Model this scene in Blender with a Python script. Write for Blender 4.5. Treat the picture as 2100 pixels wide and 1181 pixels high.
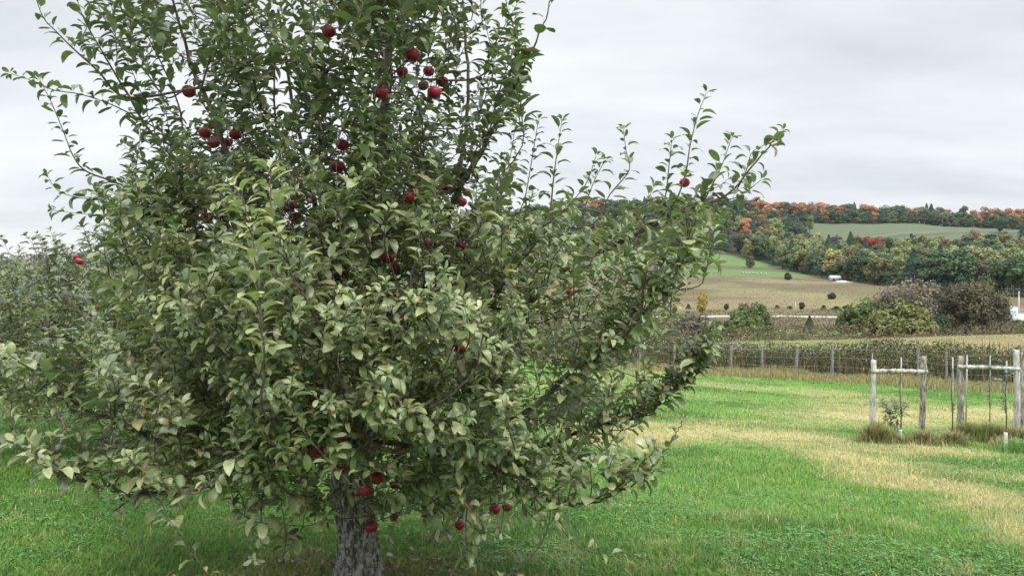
import bpy, math, random
import numpy as np
from mathutils import Vector, noise as mnoise

for o in list(bpy.data.objects):
    bpy.data.objects.remove(o)
S = bpy.context.scene
R = math.radians
rng = np.random.default_rng(7)
random.seed(7)

# ------------------------------------------------------------------ camera
F = 1648.0
PITCH = R(1.06)
EYE = np.array([0.0, 0.0, 1.6])
cam_d = bpy.data.cameras.new("camera")
cam_d.sensor_width = 36.0
cam_d.lens = 36.0 * F / 2100.0
cam_d.clip_start = 0.05
cam_d.clip_end = 20000
cam = bpy.data.objects.new("camera", cam_d)
S.collection.objects.link(cam)
cam.location = EYE
cam.rotation_euler = (R(90) - PITCH, 0, 0)
S.camera = cam

# ------------------------------------------------------------------ light
SUN_EL, SUN_AZ = R(48), R(150)      # azimuth clockwise from +Y (north)
W = bpy.data.worlds.new("World")
S.world = W
W.use_nodes = True
nt = W.node_tree
nt.nodes.clear()
def wn(t, **k):
    n = nt.nodes.new(t)
    for a, b in k.items():
        setattr(n, a, b)
    return n
w_out = wn('ShaderNodeOutputWorld')
w_bg = wn('ShaderNodeBackground')
w_sky = wn('ShaderNodeTexSky', sky_type='NISHITA', sun_disc=False)
w_sky.sun_elevation = SUN_EL
w_sky.sun_rotation = SUN_AZ
w_tc = wn('ShaderNodeTexCoord')
w_sep = wn('ShaderNodeSeparateXYZ')
nt.links.new(w_tc.outputs['Generated'], w_sep.inputs[0])
# cloud deck: direction projected on a plane overhead, so streaks flatten towards the horizon
w_mx = wn('ShaderNodeMath', operation='MAXIMUM'); w_mx.inputs[1].default_value = 0.0
nt.links.new(w_sep.outputs['Z'], w_mx.inputs[0])
w_ad = wn('ShaderNodeMath', operation='ADD'); w_ad.inputs[1].default_value = 0.16
nt.links.new(w_mx.outputs[0], w_ad.inputs[0])
w_dx = wn('ShaderNodeMath', operation='DIVIDE'); w_dy = wn('ShaderNodeMath', operation='DIVIDE')
nt.links.new(w_sep.outputs['X'], w_dx.inputs[0]); nt.links.new(w_ad.outputs[0], w_dx.inputs[1])
nt.links.new(w_sep.outputs['Y'], w_dy.inputs[0]); nt.links.new(w_ad.outputs[0], w_dy.inputs[1])
w_cb = wn('ShaderNodeCombineXYZ')
nt.links.new(w_dx.outputs[0], w_cb.inputs[0]); nt.links.new(w_dy.outputs[0], w_cb.inputs[1])
w_map = wn('ShaderNodeMapping')
w_map.inputs['Location'].default_value = (3.1, 1.9, 0)
w_map.inputs['Rotation'].default_value = (0, 0, R(-14))
w_map.inputs['Scale'].default_value = (0.55, 0.9, 1)
nt.links.new(w_cb.outputs[0], w_map.inputs[0])
w_n = wn('ShaderNodeTexNoise'); w_n.inputs['Scale'].default_value = 1.0
w_n.inputs['Detail'].default_value = 8; w_n.inputs['Roughness'].default_value = 0.56
w_n.inputs['Distortion'].default_value = 0.1
nt.links.new(w_map.outputs[0], w_n.inputs['Vector'])
w_r = wn('ShaderNodeValToRGB')
e = w_r.color_ramp.elements
e[0].position = 0.34; e[0].color = (0.49, 0.515, 0.54, 1)
e[1].position = 0.62; e[1].color = (0.67, 0.69, 0.705, 1)
x_ = w_r.color_ramp.elements.new(0.5); x_.color = (0.595, 0.62, 0.645, 1)
nt.links.new(w_n.outputs['Fac'], w_r.inputs[0])
# an overcast sky is brighter towards the zenith
w_mr = wn('ShaderNodeMapRange'); w_mr.inputs['From Min'].default_value = 0.33
w_mr.inputs['From Max'].default_value = 0.95; w_mr.inputs['To Min'].default_value = 1.0
w_mr.inputs['To Max'].default_value = 3.5; w_mr.interpolation_type = 'SMOOTHSTEP'
nt.links.new(w_sep.outputs['Z'], w_mr.inputs[0])
w_mul = wn('ShaderNodeVectorMath', operation='SCALE')
nt.links.new(w_r.outputs[0], w_mul.inputs[0]); nt.links.new(w_mr.outputs[0], w_mul.inputs['Scale'])
w_s2 = wn('ShaderNodeVectorMath', operation='SCALE'); w_s2.inputs['Scale'].default_value = 0.1
nt.links.new(w_sky.outputs[0], w_s2.inputs[0])
w_mix = wn('ShaderNodeMix', data_type='RGBA'); w_mix.inputs['Factor'].default_value = 0.94
nt.links.new(w_s2.outputs[0], w_mix.inputs['A']); nt.links.new(w_mul.outputs[0], w_mix.inputs['B'])
nt.links.new(w_mix.outputs['Result'], w_bg.inputs['Color'])
w_bg.inputs['Strength'].default_value = 1.0
nt.links.new(w_bg.outputs[0], w_out.inputs[0])

sun_d = bpy.data.lights.new("sun", 'SUN')
sun_d.energy = 1.5
sun_d.angle = R(16)
sun_d.color = (1.0, 0.97, 0.92)
sun = bpy.data.objects.new("sun", sun_d)
S.collection.objects.link(sun)
sun.location = (0, -5, 20)
sdir = Vector((math.sin(SUN_AZ) * math.cos(SUN_EL), math.cos(SUN_AZ) * math.cos(SUN_EL), math.sin(SUN_EL)))
sun.rotation_euler = sdir.to_track_quat('Z', 'Y').to_euler()

S.view_settings.view_transform = 'Standard'
S.view_settings.look = 'None'
S.view_settings.exposure = 0.56
S.view_settings.gamma = 1.0
S.render.engine = 'CYCLES'
S.cycles.max_bounces = 6
S.cycles.diffuse_bounces = 3
S.cycles.transmission_bounces = 3
S.cycles.glossy_bounces = 2
S.cycles.use_denoising = True

# ------------------------------------------------------------------ helpers
cp, sp = math.cos(PITCH), math.sin(PITCH)
def at(px, py, Y):
    """point at world depth Y seen at photo pixel px, py"""
    a = (px - 1050.0) / F
    b = (590.5 - py) / F
    dy = cp + b * sp
    dz = -sp + b * cp
    s = Y / dy
    return np.array([a * s, Y, EYE[2] + dz * s])
def proj(P):
    P = np.asarray(P, float)
    x, y, z = P[..., 0], P[..., 1], P[..., 2] - EYE[2]
    d = y * cp - z * sp
    u = y * sp + z * cp
    return 1050 + F * x / d, 590.5 - F * u / d, d

_h = np.random.default_rng(3).random((256, 256))
def vnoise(x, y):
    x = np.asarray(x, float); y = np.asarray(y, float)
    xi = np.floor(x).astype(int); yi = np.floor(y).astype(int)
    fx = x - xi; fy = y - yi
    fx = fx * fx * (3 - 2 * fx); fy = fy * fy * (3 - 2 * fy)
    g = lambda a, b: _h[a & 255, b & 255]
    return ((g(xi, yi) * (1 - fx) + g(xi + 1, yi) * fx) * (1 - fy) +
            (g(xi, yi + 1) * (1 - fx) + g(xi + 1, yi + 1) * fx) * fy)
def fbm(x, y, o=4):
    s = 0; a = .5; t = 0
    for i in range(o):
        s = s + a * vnoise(x * 2 ** i + 17 * i, y * 2 ** i + 31 * i); t += a; a *= .5
    return s / t
def sstep(a, b, x):
    t = np.clip((x - a) / (b - a), 0, 1)
    return t * t * (3 - 2 * t)

class MB:
    """collects vertices and faces and links them as one mesh object"""
    def __init__(s):
        s.v = []; s.q = []; s.t = []; s.n = 0; s.c = []; s.uv = []
    def add(s, v, q=None, t=None, c=None, uv=None):
        v = np.asarray(v, float).reshape(-1, 3)
        if q is not None and len(q): s.q.append(np.asarray(q, int).reshape(-1, 4) + s.n)
        if t is not None and len(t): s.t.append(np.asarray(t, int).reshape(-1, 3) + s.n)
        if c is None: c = np.ones((len(v), 3)) * .5
        c = np.asarray(c, float)
        if c.ndim == 1: c = np.tile(c, (len(v), 1))
        s.c.append(c)
        s.uv.append(np.zeros((len(v), 2)) if uv is None else np.asarray(uv, float))
        s.v.append(v); s.n += len(v)
    def mesh(s, name, smooth=True):
        me = bpy.data.meshes.new(name)
        v = np.concatenate(s.v)
        q = np.concatenate(s.q) if s.q else np.zeros((0, 4), int)
        t = np.concatenate(s.t) if s.t else np.zeros((0, 3), int)
        me.vertices.add(len(v)); me.vertices.foreach_set('co', v.ravel())
        li = np.concatenate([q.ravel(), t.ravel()])
        me.loops.add(len(li)); me.loops.foreach_set('vertex_index', li)
        nf = len(q) + len(t)
        me.polygons.add(nf)
        st = np.concatenate([np.arange(len(q)) * 4, len(q) * 4 + np.arange(len(t)) * 3])
        me.polygons.foreach_set('loop_start', st)
        me.polygons.foreach_set('use_smooth', np.full(nf, smooth))
        c = np.concatenate(s.c)
        ca = me.color_attributes.new('col', 'FLOAT_COLOR', 'POINT')
        ca.data.foreach_set('color', np.concatenate([c, np.ones((len(c), 1))], 1).ravel())
        uv = np.concatenate(s.uv)
        ul = me.uv_layers.new(name='uv')
        ul.data.foreach_set('uv', uv[li].ravel())
        me.update(calc_edges=True)
        me.validate()
        return me
    def build(s, name, mat, parent=None, smooth=True):
        me = s.mesh(name, smooth)
        me.materials.append(mat)
        return link(name, me, parent)

def link(name, data, parent=None):
    o = bpy.data.objects.new(name, data)
    S.collection.objects.link(o)
    if parent is not None: o.parent = parent
    return o
def tag(o, label=None, cat=None, group=None, kind=None):
    if label: o['label'] = label
    if cat: o['category'] = cat
    if group: o['group'] = group
    if kind: o['kind'] = kind
    return o
def empty(name, loc):
    o = bpy.data.objects.new(name, None)
    o.empty_display_size = .2
    S.collection.objects.link(o); o.location = [float(a) for a in loc]
    return o
def copy_tree(o, parent=None):
    c = o.copy(); S.collection.objects.link(c); c.parent = parent
    for ch in o.children: copy_tree(ch, c)
    return c

def catmull(P, n):
    """resample a polyline smoothly, n points per span"""
    P = np.asarray(P, float)
    if len(P) < 3:
        t = np.linspace(0, 1, n * (len(P) - 1) + 1)[:, None]
        return P[0] * (1 - t) + P[-1] * t
    Q = np.vstack([2 * P[0] - P[1], P, 2 * P[-1] - P[-2]])
    out = []
    for i in range(1, len(Q) - 2):
        t = np.linspace(0, 1, n, endpoint=False)[:, None]
        a, b, c, d = Q[i - 1], Q[i], Q[i + 1], Q[i + 2]
        out.append(.5 * ((2 * b) + (c - a) * t + (2 * a - 5 * b + 4 * c - d) * t ** 2 + (3 * b - a - 3 * c + d) * t ** 3))
    out.append(P[-1:])
    return np.vstack(out)

def norm(v):
    v = np.asarray(v, float)
    return v / (np.linalg.norm(v, axis=-1, keepdims=True) + 1e-12)

def tube(mb, P, rad, sides=6, c=None, cap=True, wob=0.0):
    P = np.asarray(P, float); n = len(P)
    rad = np.broadcast_to(np.asarray(rad, float), (n,))
    T = norm(np.gradient(P, axis=0))
    ref = np.array([0.0, 0.0, 1.0]) if abs(T[0][2]) < .9 else np.array([1.0, 0, 0])
    A = np.zeros((n, 3)); A[0] = norm(np.cross(T[0], ref))
    for i in range(1, n):
        a = A[i - 1] - T[i] * np.dot(A[i - 1], T[i]); A[i] = norm(a)
    B = np.cross(T, A)
    an = np.linspace(0, 2 * np.pi, sides, endpoint=False)
    rr = rad[:, None] * (1 + (wob * (rng.random((n, sides)) - .5) if wob else 0))
    V = P[:, None] + rr[..., None] * (np.cos(an)[None, :, None] * A[:, None] + np.sin(an)[None, :, None] * B[:, None])
    i = np.arange(n - 1)[:, None] * sides; k = np.arange(sides)[None]; k2 = (k + 1) % sides
    q = np.stack([i + k, i + k2, i + sides + k2, i + sides + k], -1).reshape(-1, 4)
    V = V.reshape(-1, 3)
    L = np.r_[0, np.cumsum(np.linalg.norm(np.diff(P, axis=0), axis=1))]
    uv = np.stack([np.tile(np.arange(sides) / sides, n), np.repeat(L, sides)], 1)
    t = None
    if cap:
        V = np.vstack([V, P[0], P[-1]]); uv = np.vstack([uv, [0, 0], [0, L[-1]]])
        kk = np.arange(sides)
        t = np.vstack([np.stack([np.full(sides, n * sides), (kk + 1) % sides, kk], 1),
                       np.stack([np.full(sides, n * sides + 1), (n - 1) * sides + kk, (n - 1) * sides + (kk + 1) % sides], 1)])
    mb.add(V, q, t, c, uv)

def box(mb, c, s, col=None, rot=0.0):
    x, y, z = np.array(s) / 2.0
    v = np.array([[-x, -y, -z], [x, -y, -z], [x, y, -z], [-x, y, -z], [-x, -y, z], [x, -y, z], [x, y, z], [-x, y, z]])
    ca, sa = math.cos(rot), math.sin(rot)
    v = np.stack([v[:, 0] * ca - v[:, 1] * sa, v[:, 0] * sa + v[:, 1] * ca, v[:, 2]], 1) + np.array(c)
    mb.add(v, [[0, 3, 2, 1], [4, 5, 6, 7], [0, 1, 5, 4], [1, 2, 6, 5], [2, 3, 7, 6], [3, 0, 4, 7]], None, col)

# ------------------------------------------------------------------ materials
def mat_new(name):
    m = bpy.data.materials.new(name); m.use_nodes = True
    n = m.node_tree.nodes; b = n['Principled BSDF']
    return m, n, m.node_tree.links, b
def mixrgb(n, l, fac, a, b, mode='MIX'):
    x = n.new('ShaderNodeMix'); x.data_type = 'RGBA'; x.blend_type = mode
    for s, v in (('Factor', fac), ('A', a), ('B', b)):
        if isinstance(v, (int, float)): x.inputs[s].default_value = v
        elif isinstance(v, tuple): x.inputs[s].default_value = (*v, 1) if len(v) == 3 else v
        else: l.new(v, x.inputs[s])
    return x.outputs['Result']
def math_(n, l, op, a, b=None, clamp=False):
    x = n.new('ShaderNodeMath'); x.operation = op; x.use_clamp = clamp
    for i, v in enumerate((a, b)):
        if v is None: continue
        if isinstance(v, (int, float)): x.inputs[i].default_value = v
        else: l.new(v, x.inputs[i])
    return x.outputs[0]
def ntex(n, l, scale, detail=4, rough=.55, vec=None, dist=0):
    t = n.new('ShaderNodeTexNoise'); t.inputs['Scale'].default_value = scale
    t.inputs['Detail'].default_value = detail; t.inputs['Roughness'].default_value = rough
    t.inputs['Distortion'].default_value = dist
    if vec is not None: l.new(vec, t.inputs['Vector'])
    return t.outputs['Fac']
def ramp(n, l, fac, stops):
    r = n.new('ShaderNodeValToRGB'); e = r.color_ramp.elements
    while len(e) < len(stops): e.new(.5)
    for k, (p, c) in enumerate(stops):
        e[k].position = p; e[k].color = (*c, 1) if len(c) == 3 else c
    l.new(fac, r.inputs[0]); return r.outputs[0]
def bump(n, l, b, h, strength, dist):
    x = n.new('ShaderNodeBump'); x.inputs['Strength'].default_value = strength
    x.inputs['Distance'].default_value = dist; l.new(h, x.inputs['Height']); l.new(x.outputs[0], b.inputs['Normal'])

def m_leaf(name, trans=.13, under=(.50, .54, .41), gloss=.31):
    """two-sided leaf: coloured upper face (attribute col), pale felted underside"""
    m, n, l, b = mat_new(name)
    at_ = n.new('ShaderNodeVertexColor'); at_.layer_name = 'col'
    uv = n.new('ShaderNodeUVMap'); uv.uv_map = 'uv'
    sx = n.new('ShaderNodeSeparateXYZ'); l.new(uv.outputs[0], sx.inputs[0])
    ab = math_(n, l, 'ABSOLUTE', sx.outputs['Y'])
    rib = math_(n, l, 'LESS_THAN', ab, .07)
    w = math_(n, l, 'SUBTRACT', math_(n, l, 'MULTIPLY', sx.outputs['X'], 44.0), math_(n, l, 'MULTIPLY', ab, 16.0))
    w = math_(n, l, 'POWER', math_(n, l, 'ABSOLUTE', math_(n, l, 'SINE', w)), 7.0)
    vein = math_(n, l, 'MAXIMUM', math_(n, l, 'MULTIPLY', w, .35), math_(n, l, 'MULTIPLY', rib, .7))
    tc = n.new('ShaderNodeTexCoord')
    nz = ntex(n, l, 38, 3, .6, tc.outputs['Object'])
    base = mixrgb(n, l, 1.0, at_.outputs[0], ramp(n, l, nz, [(.3, (.72, .72, .72)), (.7, (1.2, 1.2, 1.2))]), 'MULTIPLY')
    sp_ = ntex(n, l, 120, 2, .5, tc.outputs['Object']); sp2 = ntex(n, l, 9, 2, .5, tc.outputs['Object'])
    base = mixrgb(n, l, math_(n, l, 'MULTIPLY', ramp(n, l, sp_, [(.64, (0, 0, 0)), (.70, (1, 1, 1))]), ramp(n, l, sp2, [(.5, (0, 0, 0)), (.62, (.8, .8, .8))])), base, (.20, .12, .05))
    top = mixrgb(n, l, math_(n, l, 'MULTIPLY', vein, .55), base, (.30, .36, .20))
    und = mixrgb(n, l, .5, base, under)
    g = n.new('ShaderNodeNewGeometry')
    col = mixrgb(n, l, g.outputs['Backfacing'], top, und)
    l.new(col, b.inputs['Base Color'])
    l.new(math_(n, l, 'ADD', math_(n, l, 'MULTIPLY', g.outputs['Backfacing'], .35), gloss), b.inputs['Roughness'])
    b.inputs['Specular IOR Level'].default_value = .7
    bump(n, l, b, math_(n, l, 'MULTIPLY', vein, -1.0), .35, .002)
    tr = n.new('ShaderNodeBsdfTranslucent')
    l.new(mixrgb(n, l, 1.0, base, (1.7, 1.9, .7), 'MULTIPLY'), tr.inputs[0])
    ms = n.new('ShaderNodeMixShader'); ms.inputs[0].default_value = trans
    l.new(b.outputs[0], ms.inputs[1]); l.new(tr.outputs[0], ms.inputs[2])
    l.new(ms.outputs[0], n['Material Output'].inputs[0])
    return m
def m_foliage(name, col, var=.25, trans=.15, rough=.7):
    """small-leaved far foliage; colour times the clump value held in col"""
    m, n, l, b = mat_new(name)
    at_ = n.new('ShaderNodeVertexColor'); at_.layer_name = 'col'
    oi = n.new('ShaderNodeObjectInfo')
    k = mixrgb(n, l, oi.outputs['Random'], tuple(c * (1 - var) for c in col), tuple(c * (1 + var) for c in col))
    c = mixrgb(n, l, 1.0, k, at_.outputs[0], 'MULTIPLY')
    l.new(c, b.inputs['Base Color']); b.inputs['Roughness'].default_value = rough
    b.inputs['Specular IOR Level'].default_value = .25
    tr = n.new('ShaderNodeBsdfTranslucent'); l.new(c, tr.inputs[0])
    ms = n.new('ShaderNodeMixShader'); ms.inputs[0].default_value = trans
    l.new(b.outputs[0], ms.inputs[1]); l.new(tr.outputs[0], ms.inputs[2])
    l.new(ms.outputs[0], n['Material Output'].inputs[0])
    return m
def m_bark(name, a, b_, c_, scale=1.0, bd=.02, lich=None):
    m, n, l, b = mat_new(name)
    tc = n.new('ShaderNodeTexCoord')
    mp = n.new('ShaderNodeMapping'); mp.inputs['Scale'].default_value = (scale, scale, scale * .28)
    l.new(tc.outputs['Object'], mp.inputs[0])
    f = ntex(n, l, 26, 6, .65, mp.outputs[0], .4)
    f2 = ntex(n, l, 5, 3, .5, tc.outputs['Object'])
    col = ramp(n, l, f, [(.38, a), (.5, b_), (.62, c_)])
    col = mixrgb(n, l, math_(n, l, 'MULTIPLY', f2, .5), col, tuple(x * .55 for x in b_))
    if lich:
        f3 = ntex(n, l, 17 * scale, 4, .6, tc.outputs['Object'])
        col = mixrgb(n, l, ramp(n, l, f3, [(.52, (0, 0, 0)), (.6, (.8, .8, .8))]), col, lich)
    l.new(col, b.inputs['Base Color']); b.inputs['Roughness'].default_value = .9
    bump(n, l, b, f, .9, bd)
    return m
def m_plain(name, col, rough=.6, var=.15, scale=8, metal=0.0, bd=0.0):
    m, n, l, b = mat_new(name)
    tc = n.new('ShaderNodeTexCoord')
    f = ntex(n, l, scale, 5, .6, tc.outputs['Object'])
    l.new(ramp(n, l, f, [(.3, tuple(c * (1 - var) for c in col)), (.7, tuple(min(1, c * (1 + var)) for c in col))]), b.inputs['Base Color'])
    b.inputs['Roughness'].default_value = rough; b.inputs['Metallic'].default_value = metal
    if bd: bump(n, l, b, f, .6, bd)
    return m
def m_attr(name, rough=.9, spec=.2, amp=(.75, 1.25), scale=30, bs=0, bd=0, trans=0):
    m, n, l, b = mat_new(name)
    at_ = n.new('ShaderNodeVertexColor'); at_.layer_name = 'col'
    c = at_.outputs[0]
    tc = n.new('ShaderNodeTexCoord')
    if amp:
        f = ntex(n, l, scale, 6, .7, tc.outputs['Object'])
        c = mixrgb(n, l, 1.0, c, ramp(n, l, f, [(.3, (amp[0],) * 3), (.7, (amp[1],) * 3)]), 'MULTIPLY')
        if bd: bump(n, l, b, f, bs, bd)
    l.new(c, b.inputs['Base Color'])
    b.inputs['Roughness'].default_value = rough; b.inputs['Specular IOR Level'].default_value = spec
    if trans:
        tr = n.new('ShaderNodeBsdfTranslucent'); l.new(c, tr.inputs[0])
        ms = n.new('ShaderNodeMixShader'); ms.inputs[0].default_value = trans
        l.new(b.outputs[0], ms.inputs[1]); l.new(tr.outputs[0], ms.inputs[2])
        l.new(ms.outputs[0], n['Material Output'].inputs[0])
    return m
M_LEAF = m_leaf('apple_leaf')
M_TRUNK = m_bark('old_bark', (.028, .023, .02), (.17, .15, .13), (.56, .54, .50), 2.2, .03, (.46, .47, .42))
M_TWIG = m_bark('twig_bark', (.045, .035, .028), (.10, .078, .06), (.19, .16, .13), 2.0, .004)
M_SAWN = m_bark('red_brown_bark', (.12, .06, .035), (.26, .14, .08), (.40, .25, .16), 2.0, .004)
M_WOODL = m_bark('pale_cedar', (.14, .12, .10), (.52, .50, .45), (.72, .70, .64), .55, .02)
M_WOODD = m_bark('shaggy_cedar', (.06, .045, .035), (.30, .26, .22), (.62, .58, .52), .6, .03)
M_POST = m_bark('fence_cedar', (.10, .08, .07), (.27, .25, .22), (.42, .40, .36), 1.0, .01)
M_WIRE = m_plain('wire', (.35, .34, .32), .5, .1, 20, .6)
M_STAKE = m_plain('galvanised_stake', (.38, .37, .34), .5, .25, 14, .3)
M_GUARD = m_plain('white_tree_guard', (.64, .64, .61), .6, .2, 24)
M_FARBARK = m_plain('far_bark', (.10, .085, .07), .9, .3, 3)
M_BIRCH = m_plain('birch_bark', (.72, .70, .66), .8, .25, 2.5)
M_WHITE = m_plain('white_paint', (.58, .59, .59), .5, .15, 1.2)
M_GREYROOF = m_plain('grey_metal_roof', (.45, .47, .50), .5, .12, 2)
M_DARK = m_plain('dark_rubber', (.04, .04, .04), .8, .2, 6)

# ------------------------------------------------------------------ terrain
COLS = np.array([-1600, 0, 500, 1000, 1250, 1450, 1650, 1850, 2100, 2600, 3600.])
YS = np.array([4.3, 8, 12, 16.5, 22, 30, 44, 60, 78, 95, 130, 185, 250, 350, 440, 560, 700, 900, 1200, 6000])
ROWS = np.array([
 [1181, 900, 787, 726, 685, 652, 622, 606, 598, 588, 580, 575, 572, 568, 565, 560, 555, 550, 546, 556],
 [1181, 900, 787, 726, 685, 652, 622, 606, 598, 588, 580, 575, 572, 568, 565, 560, 555, 550, 546, 556],
 [1181, 920, 815, 757, 720, 690, 660, 642, 628, 616, 602, 592, 584, 576, 568, 556, 545, 535, 530, 552],
 [1181, 962, 870, 818, 784, 758, 730, 720, 711, 702, 682, 655, 635, 600, 575, 545, 505, 470, 462, 535],
 [1181, 980, 895, 846, 808, 781, 750, 735, 718, 705, 682, 652, 632, 595, 568, 535, 490, 440, 436, 532],
 [1181, 992, 910, 866, 828, 795, 763, 742, 718, 703, 682, 650, 630, 590, 562, 520, 480, 444, 438, 532],
 [1181, 1000, 922, 880, 840, 805, 769, 742, 712, 701, 682, 650, 630, 592, 568, 540, 497, 459, 455, 532],
 [1181, 1005, 930, 890, 848, 812, 774, 738, 702, 692, 694, 656, 635, 600, 578, 550, 505, 463, 458, 532],
 [1181, 1008, 936, 896, 855, 817, 780, 736, 694, 683, 695, 662, 640, 612, 585, 555, 512, 468, 462, 532],
 [1181, 1008, 936, 896, 855, 817, 780, 736, 694, 678, 695, 662, 640, 612, 585, 555, 512, 468, 462, 532],
 [1181, 1008, 936, 896, 855, 817, 780, 736, 694, 678, 695, 662, 640, 612, 585, 555, 512, 468, 462, 532]], float)
_ly = np.linspace(math.log(4.3), math.log(6000), 600)
_cu = np.linspace(-1600, 3600, 261)
def _tabz():
    Zc = np.zeros((len(COLS), len(YS)))
    for i in range(len(COLS)):
        for j in range(len(YS)):
            Zc[i, j] = at(1050, ROWS[i, j], YS[j])[2]
    A = np.array([np.interp(_ly, np.log(YS), Zc[i] / YS) for i in range(len(COLS))])  # slope space
    B = np.array([np.interp(_cu, COLS, A[:, k]) for k in range(len(_ly))])            # (ly, cu)
    def sm(M, k, ax):
        ker = np.hanning(k + 2)[1:-1]; ker /= ker.sum()
        P = np.pad(M, [(k // 2, k // 2) if a == ax else (0, 0) for a in range(2)], mode='edge')
        return np.apply_along_axis(lambda r: np.convolve(r, ker, 'valid'), ax, P)
    return sm(sm(B, 15, 0), 17, 1)
TZ = _tabz()
def ground0(x, Y):
    x = np.asarray(x, float); Y = np.asarray(Y, float)
    Yc = np.maximum(Y, 4.3)
    u = np.clip(1050 + F * x / Yc, -1600, 3599)
    fi = (u + 1600) / (5200) * (len(_cu) - 1); fj = (np.log(Yc) - _ly[0]) / (_ly[-1] - _ly[0]) * (len(_ly) - 1)
    fj = np.clip(fj, 0, len(_ly) - 1.001); fi = np.clip(fi, 0, len(_cu) - 1.001)
    i = fi.astype(int); j = fj.astype(int); a = fi - i; b = fj - j
    v = (TZ[j, i] * (1 - a) + TZ[j, i + 1] * a) * (1 - b) + (TZ[j + 1, i] * (1 - a) + TZ[j + 1, i + 1] * a) * b
    return v * Yc
def ground(x, Y):
    x = np.asarray(x, float); Y = np.asarray(Y, float)
    z = ground0(x, Y)
    z = z + (fbm(x * .7, Y * .7, 3) - .5) * .09 * sstep(2, 8, Y)
    z = z + (fbm(x * .05 + 9, Y * .05, 4) - .5) * 1.6 * sstep(110, 260, Y)
    z = z + (fbm(x * .012 + 3, Y * .012, 3) - .5) * 14 * sstep(420, 800, Y)
    return z
def hit(px, py):
    """ground point seen at a photo pixel"""
    Y = np.exp(np.linspace(math.log(4.3), math.log(1400), 900))
    P = np.array([at(px, py, y) for y in Y])
    d = P[:, 2] - ground(P[:, 0], P[:, 1])
    k = np.argmax(d < 0)
    return P[k]
def gp(px, Y):
    x = (px - 1050.0) / F * Y
    return np.array([x, Y, float(ground(x, Y))])

def segd(x, y, pts, w):
    """0..1 closeness to a world polyline; w half width along it"""
    best = np.zeros_like(x)
    for (a, wa), (b, wb) in zip(zip(pts[:-1], w[:-1]), zip(pts[1:], w[1:])):
        ax, ay = a; bx, by = b
        L = (bx - ax) ** 2 + (by - ay) ** 2
        t = np.clip(((x - ax) * (bx - ax) + (y - ay) * (by - ay)) / L, 0, 1)
        d = np.hypot(x - ax - t * (bx - ax), y - ay - t * (by - ay))
        best = np.maximum(best, 1 - sstep(.2, 1.35, d / (wa + (wb - wa) * t)))
    return best
def pl(lst):
    return [tuple(hit(a, b)[:2]) for a, b in lst]
# mown hay and tyre tracks, found on the ground where the photo shows them
HAY = [
 (pl([(1240, 905), (1380, 880), (1500, 888), (1640, 897), (1790, 918), (1930, 925)]), [.9, 1.5, 1.9, 1.9, 1.5, 1.0], .85),
 (pl([(1640, 915), (1740, 950), (1850, 985), (1980, 1018), (2120, 1060), (2250, 1110)]), [.9, .8, .7, .62, .6, .6], .75),
 (pl([(1760, 858), (1900, 850), (2080, 850), (2300, 852)]), [2.4, 3.2, 3.4, 3.4], .85),
 (pl([(1470, 872), (1640, 868), (1760, 856), (1790, 835), (1740, 812), (1640, 800), (1480, 792), (1360, 778)]), [.8, 1.0, 1.6, 2.2, 2.4, 2.2, 2.2, 1.8], .5),
 (pl([(1800, 945), (1960, 965), (2120, 985)]), [.6, .7, .7], .35),
 (pl([(1130, 792), (1260, 770), (1400, 765)]), [1.2, 1.6, 1.6], .4),
]
TRUNK_XY = at(735, 1181, 4.25)[:2]
def dryness(x, y):
    x = np.asarray(x, float); y = np.asarray(y, float)
    wx = x + (fbm(x * .8, y * .8, 3) - .5) * 1.1; wy = y + (fbm(x * .8 + 40, y * .8, 3) - .5) * 1.3
    d = np.zeros_like(x)
    for pts, w, s in HAY:
        d = np.maximum(d, segd(wx, wy, pts, w) * s)
    n = fbm(x * 3.2, y * 3.2, 4)
    d = d * (.55 + .45 * sstep(.36, .62, fbm(x * 1.3 + 7, y * 1.3, 4) + .06)) * sstep(.2, .5, n + .15) + sstep(.58, .78, n) * .2 + .03
    # thin dry turf under the apple tree
    r = np.hypot((x - TRUNK_XY[0]) / .95, (y - TRUNK_XY[1] + .1) / .8)
    d = np.maximum(d, (1 - sstep(.35, 1.25, r + (n - .5) * 1.4)) * .42)
    return np.clip(d, 0, 1)
G1 = np.array([.066, .172, .028]); G2 = np.array([.120, .252, .044]); G3 = np.array([.19, .27, .085])
DRY = np.array([.44, .39, .19]); SOIL = np.array([.17, .11, .06])
def turf_col(x, y):
    n = fbm(x * .55 + 5, y * .55, 4)[..., None]
    n2 = fbm(x * .16 + 50, y * .16, 3)[..., None]
    c = G1 + (G2 - G1) * sstep(.3, .7, n)
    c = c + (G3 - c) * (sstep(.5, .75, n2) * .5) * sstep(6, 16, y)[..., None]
    d = dryness(x, y)[..., None]
    c = c + (DRY - c) * d
    return c

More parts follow.
